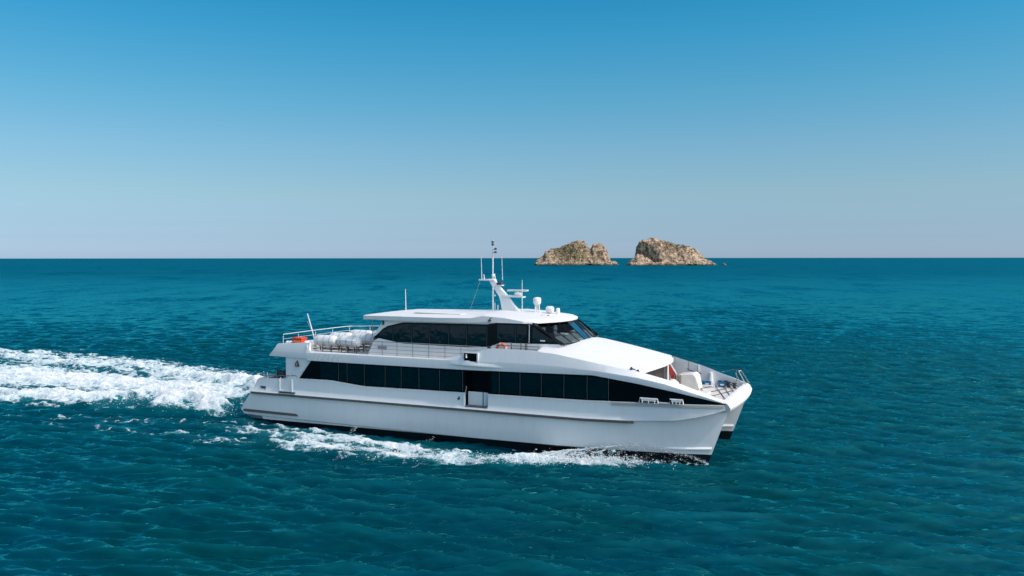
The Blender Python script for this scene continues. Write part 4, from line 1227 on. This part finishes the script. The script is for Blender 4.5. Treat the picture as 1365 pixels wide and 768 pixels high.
labs = ['aft white life raft canister in the row along the starboard deck edge', 'forward white life raft canister with its rounded end beside the upper cabin, starboard row',
        'aft white life raft canister in the middle row', 'forward white life raft canister in the middle row',
        'aft white life raft canister in the farthest row', 'forward white life raft canister in the farthest row']
for i, (sp_, lb) in enumerate(zip(spots, labs)):
    if proto is None:
        proto = thing('life_raft', lb, 'life raft', sp_, 0, 'life rafts racked on the upper deck')
        build('canister', raft_mesh(0.94, 0.385), M_raft, proto)
        mb = MB(); mb.add(*(lambda r: (r.v, r.f))(MB().grid([[(x, 0.39 * math.cos(a), 0.39 * math.sin(a)) for a in [math.pi * 2 * k / 24 for k in range(24)]] for x in (-0.55, -0.5)], closed=True)))
        for x in (-0.52, 0.0, 0.5):
            mb = MB(); mb.grid([[(x + d, rr * math.cos(math.pi * 2 * k / 24), rr * math.sin(math.pi * 2 * k / 24)) for k in range(24)] for d, rr in ((-0.02, 0.384), (-0.02, 0.394), (0.02, 0.394), (0.02, 0.384))], closed=True)
            build('strap', mb, M_rail2, proto)
        mb = MB(); mb.box(-0.9, 0.9, -0.425, -0.395, -0.02, 0.02); mb.box(-0.9, 0.9, 0.395, 0.425, -0.02, 0.02)
        build('seam_flange', mb, M_gear, proto)
        r_ = proto
    else:
        r_ = copy_tree(proto)
        r_.location = BO + BX * sp_[0] + BY * sp_[1] + Vector((0, 0, sp_[2])); r_['label'] = lb
        r_.rotation_euler = (0.25 * math.sin(i * 5.1), 0.03 * math.sin(i * 2.3), YAW + 0.07 * math.sin(i * 3.7))
# small gear along the wing
def gear(name, lab, cat, pos, fn, mat, bevel=0.0, rz=0.0, group=None):
    r = build(name, fn, mat, None, bevel=bevel)
    r.location = BO + BX * pos[0] + BY * pos[1] + Vector((0, 0, pos[2])); r.rotation_euler = (0, 0, YAW + rz)
    r['label'] = lab; r['category'] = cat
    if group: r['group'] = group
    return r
ob = thing('orange_locker', 'bright orange covered box on the aft end of the upper deck', 'locker', (-13.55, -3.65, 5.06))
mb = MB(); mb.box(-0.40, 0.42, -0.3, 0.3, 0.0, 0.85); build('locker_body', mb, M_orange, ob, bevel=0.05)
mb = MB(); mb.box(-0.42, 0.44, -0.32, 0.32, 0.853, 0.96); build('locker_lid', mb, M_orange, ob, bevel=0.03)
mb = MB(); mb.box(-0.3, 0.3, -0.32, -0.303, 0.62, 0.76); build('pale_band', mb, simple('pale_orange', (0.85, 0.32, 0.14), 0.6), ob)
for i, (x, y, w, hh, lb) in enumerate(((-14.35, -3.7, 0.2, 0.66, 'low white deck locker just aft of the orange box'), (-14.75, -3.5, 0.16, 0.62, 'smallest white deck locker, nearest the stern rail'), (-12.9, -3.7, 0.2, 0.74, 'white deck locker just forward of the orange box'), (-12.45, -3.6, 0.2, 0.80, 'upright white deck locker between the orange box and the rafts'))):
    t_ = thing('deck_locker', lb, 'deck locker', (x, y, 5.06), 0, 'small white lockers beside the orange box')
    mb = MB(); mb.box(-w, w, -0.2, 0.2, 0.0, hh * 0.8); build('locker_body', mb, M_gear, t_, bevel=0.03)
    mb = MB(); mb.lathe([(w * 0.9, 0), (w * 0.95, 0.06), (w * 0.6, 0.14), (0, 0.17)], (0, 0, hh * 0.8 + 0.003), n=14); build('locker_cap', mb, M_gear, t_)
# lifebuoy by the bridge
lb_ = thing('lifebuoy', 'orange and white ring lifebuoy hanging by the bridge windows', 'lifebuoy', (2.35, -3.80, 5.96))
mb = MB(); mb.tube([(0.31 * math.cos(a), 0, 0.31 * math.sin(a)) for a in [2 * math.pi * k / 28 for k in range(28)]], 0.085, 10, closed=True)
build('ring', mb, M_buoy, lb_)
for a0 in (0.25, 1.8, 3.4, 5.0):
    mb = MB(); mb.tube([(0.31 * math.cos(a0 + d), 0, 0.31 * math.sin(a0 + d)) for d in (-0.12, 0, 0.12)], 0.090, 10)
    build('reflective_band', mb, M_gear, lb_)
# foredeck gear
t_ = thing('covered_winch', 'large cream covered winch box standing on the foredeck', 'winch', (12.75, 1.5, DECK_F + 0.03), 0.0)
mb = MB(); pr_ = [(-0.62, 0.0), (-0.62, 0.78), (-0.45, 0.92), (0.45, 1.02), (0.62, 0.85), (0.80, 0.05), (0.78, 0.0)]
mb.prism(pr_, 'y', -0.55, 0.6)
cv = build('canvas_cover', mb, M_cream, t_, bevel=0.12)
mb = MB(); mb.tube([(-0.72, -0.5, 0.02), (-0.72, -0.5, 0.9), (-0.5, -0.56, 0.94), (-0.5, -0.58, 0.02)], 0.045, 6); mb.tube([(-0.34, -0.60, 0.05), (-0.34, -0.60, 0.9)], 0.05, 6)
build('winch_frame', mb, simple('brown_grey', (0.24, 0.18, 0.15), 0.7), t_)
t_ = thing('canvas_bag', 'white canvas bag slumped beside the awning pole', 'bag', (11.95, 0.9, DECK_F + 0.03), 0.2)
mb = MB(); mb.lathe([(0.0, 0.0), (0.45, 0.02), (0.5, 0.2), (0.38, 0.45), (0.15, 0.62), (0.0, 0.64)], (0, 0, 0), n=14)
build('bag_body', mb, M_cream, t_, angle=70)
mb = MB(); mb.tube([(0.2, -0.3, 0.3), (0.3, -0.42, 0.4), (0.45, -0.35, 0.3)], 0.03, 6); build('bag_handle', mb, M_rope, t_)
for i, (x, y, lb) in enumerate(((13.15, 3.05, 'blue crate on the foredeck, nearest the cream winch cover'), (13.65, 3.0, 'blue crate on the foredeck, middle one beside the white vent'), (14.55, 3.05, 'blue crate on the foredeck, nearest the bow rail'))):
    t_ = thing('plastic_crate', lb, 'crate', (x, y, DECK_F + 0.03), 0.1 * i, 'blue crates by the port bulwark')
    mb = MB(); w, d, hh = 0.22, 0.17, 0.30
    mb.box(-w, w, -d, d, 0, 0.03); mb.box(-w, w, -d, -d + 0.03, 0.032, hh); mb.box(-w, w, d - 0.03, d, 0.032, hh); mb.box(-w, -w + 0.03, -d + 0.031, d - 0.031, 0.032, hh); mb.box(w - 0.03, w, -d + 0.031, d - 0.031, 0.032, hh)
    build('crate_body', mb, M_blue, t_)
    mb = MB(); mb.box(-w * 0.5, w * 0.5, -d - 0.014, -d - 0.002, 0.12, 0.2); build('crate_tag', mb, M_gear, t_)
# picture-like lantern on the aft panel
mb = MB(); mb.add([(-13.28, -4.50, 4.08), (-12.92, -4.50, 4.08), (-12.95, -4.52, 4.30), (-13.08, -4.50, 4.52), (-13.24, -4.52, 4.32), (-13.28, -4.44, 4.08), (-12.92, -4.44, 4.08), (-13.08, -4.44, 4.52)], [(0, 1, 2, 3, 4), (0, 5, 6, 1), (1, 6, 7, 3, 2), (0, 4, 3, 7, 5)])
wl = build('wall_lantern', mb, M_dgrey, boat)
mb = MB(); mb.add([(-13.17, -4.535, 4.16), (-13.05, -4.535, 4.16), (-13.07, -4.535, 4.36), (-13.13, -4.535, 4.36)], [(0, 1, 2, 3)])
build('lantern_glass', mb, simple('pale_lens', (0.5, 0.35, 0.33), 0.4), wl)

# ==================================================================== ROCK ISLETS
def rock_mat():
    m, t, b = new_mat('islet_rock')
    geo = t.nodes.new('ShaderNodeNewGeometry')
    def nz(scale, detail=6, rough=0.65, vs=(1, 1, 1)):
        mp = t.nodes.new('ShaderNodeMapping'); mp.inputs['Scale'].default_value = vs
        t.links.new(geo.outputs['Position'], mp.inputs[0])
        n = t.nodes.new('ShaderNodeTexNoise'); n.inputs['Scale'].default_value = scale; n.inputs['Detail'].default_value = detail; n.inputs['Roughness'].default_value = rough
        t.links.new(mp.outputs[0], n.inputs['Vector']); return n
    r1 = nz(0.16)
    cr = t.nodes.new('ShaderNodeValToRGB')
    e = cr.color_ramp.elements
    e[0].position = 0.33; e[0].color = (0.06, 0.042, 0.03, 1)
    e[1].position = 0.66; e[1].color = (0.66, 0.50, 0.36, 1)
    x = e.new(0.45); x.color = (0.24, 0.17, 0.11, 1)
    x = e.new(0.54); x.color = (0.47, 0.345, 0.23, 1)
    t.links.new(r1.outputs[0], cr.inputs[0])
    # scrub tint, stronger where the attribute says plants grow
    at = t.nodes.new('ShaderNodeAttribute'); at.attribute_name = 'green'
    r2 = nz(0.35, 5)
    ad = t.nodes.new('ShaderNodeMath'); ad.operation = 'MULTIPLY'
    mr = t.nodes.new('ShaderNodeMapRange'); mr.inputs[1].default_value = 0.38; mr.inputs[2].default_value = 0.58
    t.links.new(r2.outputs[0], mr.inputs[0]); t.links.new(mr.outputs[0], ad.inputs[0]); t.links.new(at.outputs['Fac'], ad.inputs[1])
    mx = t.nodes.new('ShaderNodeMix'); mx.data_type = 'RGBA'; mx.inputs[7].default_value = (0.115, 0.105, 0.032, 1)
    t.links.new(ad.outputs[0], mx.inputs[0]); t.links.new(cr.outputs[0], mx.inputs[6])
    # wet dark foot
    sp = t.nodes.new('ShaderNodeSeparateXYZ'); t.links.new(geo.outputs['Position'], sp.inputs[0])
    wn = nz(0.25, 3)
    wz = t.nodes.new('ShaderNodeMath'); wz.operation = 'MULTIPLY_ADD'; wz.inputs[1].default_value = -5.0; t.links.new(wn.outputs[0], wz.inputs[0]); t.links.new(sp.outputs['Z'], wz.inputs[2])
    wm = t.nodes.new('ShaderNodeMapRange'); wm.inputs[1].default_value = -2.2; wm.inputs[2].default_value = 0.3; wm.inputs[3].default_value = 0.9; wm.inputs[4].default_value = 0.0
    t.links.new(wz.outputs[0], wm.inputs[0])
    m2 = t.nodes.new('ShaderNodeMix'); m2.data_type = 'RGBA'; m2.inputs[7].default_value = (0.045, 0.035, 0.028, 1)
    t.links.new(wm.outputs[0], m2.inputs[0]); t.links.new(mx.outputs[2], m2.inputs[6])
    t.links.new(m2.outputs[2], b.inputs['Base Color'])
    b.inputs['Roughness'].default_value = 0.9; b.inputs['Specular IOR Level'].default_value = 0.2
    bp = t.nodes.new('ShaderNodeBump'); bp.inputs['Distance'].default_value = 1.6; bp.inputs['Strength'].default_value = 1.0
    r3 = nz(0.45, 4); t.links.new(r3.outputs[0], bp.inputs['Height']); t.links.new(bp.outputs[0], b.inputs['Normal'])
    return m
M_rock = rock_mat()
M_scrub = simple('coastal_scrub', (0.07, 0.075, 0.028), 0.9, var=0.5, scale=0.4)

def islet(name, label, cx, cy, W, Dp, hf, greenf, seed, step=0.75, zscale=1.0):
    xs = np.arange(-W, W + step, step); ys = np.arange(-Dp, Dp + step, step)
    x, y = np.meshgrid(xs, ys)
    wx = x + 3.5 * (fbm(x / 11, y / 11, 4, seed) - 0.5) * 2 * 0.8; wy = y + 5.0 * (fbm(x / 11, y / 11, 4, seed + 3) - 0.5) * 2
    h = hf(wx, wy)
    k = np.clip(h / 12.0, 0, 1)
    h = h + k * (4.6 * (ridged(x / 12, y / 9, 5, seed + 9, 0.62) - 0.45) + 4.0 * (fbm(x / 3.6, y / 3.6, 4, seed + 21, 0.6) - 0.5))
    # steep faces: steps
    st = 4.0
    h = np.where(h > 0, h * 0.90 + 0.10 * (np.floor(h / st) + sstep(0.35, 0.65, (h / st) % 1.0)) * st, h)
    h = h + np.where(h > -0.5, 1.5 * (fbm(x / 1.9, y / 1.9, 3, seed + 40) - 0.5), 0)
    jx = 1.3 * (fbm(x / 3.1, h / 3.0, 3, seed + 50) - 0.5) * 2; jy = 1.6 * (fbm(y / 3.1 + 9, h / 2.6, 3, seed + 60) - 0.5) * 2
    me, used = grid_mesh(name, cx + x + jx, cy + y + jy, h, (h[:-1, :-1] > -2.5) | (h[1:, 1:] > -2.5))
    g = greenf(x, y, h)
    set_attr(me, 'green', g.ravel()[used])
    me.materials.append(M_rock)
    me.polygons.foreach_set('use_smooth', [False] * len(me.polygons))
    o = bpy.data.objects.new(name, me); COL.objects.link(o)
    tag(o, label=label, category='rocky islet')
    # low scrub clumps
    r = np.random.default_rng(seed)
    P = g.ravel() * (h.ravel() > 6)
    if P.sum() > 50:
        idx = r.choice(P.size, 420, p=P / P.sum())
        mb = MB()
        for i in idx:
            X_, Y_, Z_ = cx + x.ravel()[i] + jx.ravel()[i], cy + y.ravel()[i] + jy.ravel()[i], h.ravel()[i]
            R0 = r.uniform(0.5, 1.3)
            vs = []
            for q in range(9):
                d = r.normal(size=3); d /= np.linalg.norm(d); c = np.array([X_, Y_, Z_ + R0 * 0.4]) + d * R0 * np.array([1, 1, 0.6])
                a_ = r.normal(size=3) * R0 * 0.5; b_ = r.normal(size=3) * R0 * 0.5
                vs += [c, c + a_, c + b_]
            mb.add(vs, [(3 * q, 3 * q + 1, 3 * q + 2) for q in range(9)])
        sm = bpy.data.meshes.new('scrub'); sm.from_pydata(mb.v, [], mb.f); sm.materials.append(M_scrub)
        so = bpy.data.objects.new('scrub', sm); COL.objects.link(so); so.parent = o
        so['kind'] = 'stuff'
    return o
PXM_L = 1340 / 1075.0; PXM_R = 1290 / 1075.0
# left islet: long hump with a second knob at its right end
prof_l = [(711.9, 0.4), (715.8, 7), (724.7, 13.5), (726.7, 18.3), (736, 20.5), (745.5, 22.9), (752, 25.5), (759, 28.8), (765, 31), (769, 32.7), (776, 33.1), (781, 28.8), (786, 22.8), (790, 12), (800, 8), (806, 6), (812, 3), (820, -2)]
knob = [(783, -5), (786.5, 16), (790, 26.8), (797, 28.0), (804, 25.8), (808.8, 18.9), (811.7, 10.0), (815, 4), (818.7, 5.5), (822, 3.5), (825.6, 0.5), (828, -4)]
cxl = 767.0
PLX = [(a - cxl) * PXM_L for a, _ in prof_l]; PLZ = [c * PXM_L for _, c in prof_l]
KX = [(a - cxl) * PXM_L for a, _ in knob]; KZ = [c * PXM_L for _, c in knob]
def hl(x, y):
    a = np.interp(x, PLX, PLZ, left=-8, right=-8); sy = np.where(y < 4, np.clip((y + 34) / 38, 0, 1), np.clip((34 - y) / 30, 0, 1)) ** 0.62
    m = np.where(a > 0, (a + 6) * sy - 6, a)
    c = np.interp(x, KX, KZ, left=-8, right=-8); sy2 = np.clip(1 - ((y - 0) / 20) ** 2, -0.5, 1); sy2 = np.sign(sy2) * np.abs(sy2) ** 0.5
    n = np.where(c > 0, (c + 6) * sy2 - 6, c)
    # apron of low rocks at the foot
    ap = np.interp(x, [-72, -66, -40, 0, 30, 60, 74], [-4, 4, 6, 6, 8, 5, -3]) - 0.9 * np.clip(np.abs(y + 22) - 9, 0, 99)
    return np.maximum(np.maximum(m, n), ap)
def gl_(x, y, h):
    return np.clip(1.2 - np.abs((x + 8) / 34) ** 2 - np.abs((h - 20) / 20) ** 2, 0, 1) * 0.9
islet('rock_islet', 'left rocky islet with green scrub on its slope and a knob at its right', (cxl - 682.5) * PXM_L, 1345, 82, 38, hl, gl_, 100)
prof_r = [(846, -4), (848, 8), (849.7, 17.5), (850.7, 27.5), (854, 31.5), (858, 34.5), (866, 36.5), (878, 35.2), (889.9, 31.5), (903.7, 27.7), (917.6, 25.6), (927.5, 21.8), (935.4, 15.8), (939.7, 9.0), (947, 6.0), (954, 1.5), (958, -4)]
cxr = 893.0
RX = [(a - cxr) * PXM_R for a, _ in prof_r]; RZ = [c * PXM_R for _, c in prof_r]
def hr(x, y):
    a = np.interp(x, RX, RZ, left=-8, right=-8)
    sy = np.where(y < 6, np.clip((y + 32) / 38, 0, 1), np.clip((34 - y) / 28, 0, 1)) ** 0.55
    m = np.where(a > 0, (a + 6) * sy - 6, a)
    ex = np.interp(y, [-34, -20, 4, 12], [-12, -24, -50, -54])          # the sheer cliff facing left
    m = np.where(m > 3, 3 + (m - 3) * sstep(-0.5, 4.5, x - ex), m)
    # lower ridge leaning against the cliff
    c = np.interp(x, [-76, -70, -62, -55, -50, -42, -30, -20, -16], [-4, 3, 9, 16, 17, 13, 7, 2, -4]) - 0.055 * np.clip(y + 16, 0, 99) ** 2 - 0.10 * np.clip(-16 - y, 0, 99) ** 2
    ap = np.interp(x, [-70, -60, -20, 20, 50, 68, 76], [-4, 2, 5, 6, 7, 3, -3]) - 0.9 * np.clip(np.abs(y + 20) - 9, 0, 99)
    return np.maximum(np.maximum(m, c), ap)
def gr_(x, y, h):
    return np.clip(0.55 - np.abs((x - 5) / 40) ** 2 - np.abs((h - 30) / 14) ** 2, 0, 1) * 0.6
islet('rock_islet', 'right rocky islet, taller and paler, with a sheer shadowed cliff on its left', (cxr - 682.5) * PXM_R, 1295, 80, 36, hr, gr_, 200)
def hs(x, y): return 3.2 - 0.5 * (x / 1.6) ** 2 - 0.5 * (y / 1.6) ** 2
o = islet('sea_rock', 'tiny rock standing alone in the sea right of the two islets', (965 - 682.5) * PXM_R, 1290, 5, 5, hs, lambda x, y, h: h * 0, 300, 0.5)
o['category'] = 'sea rock'
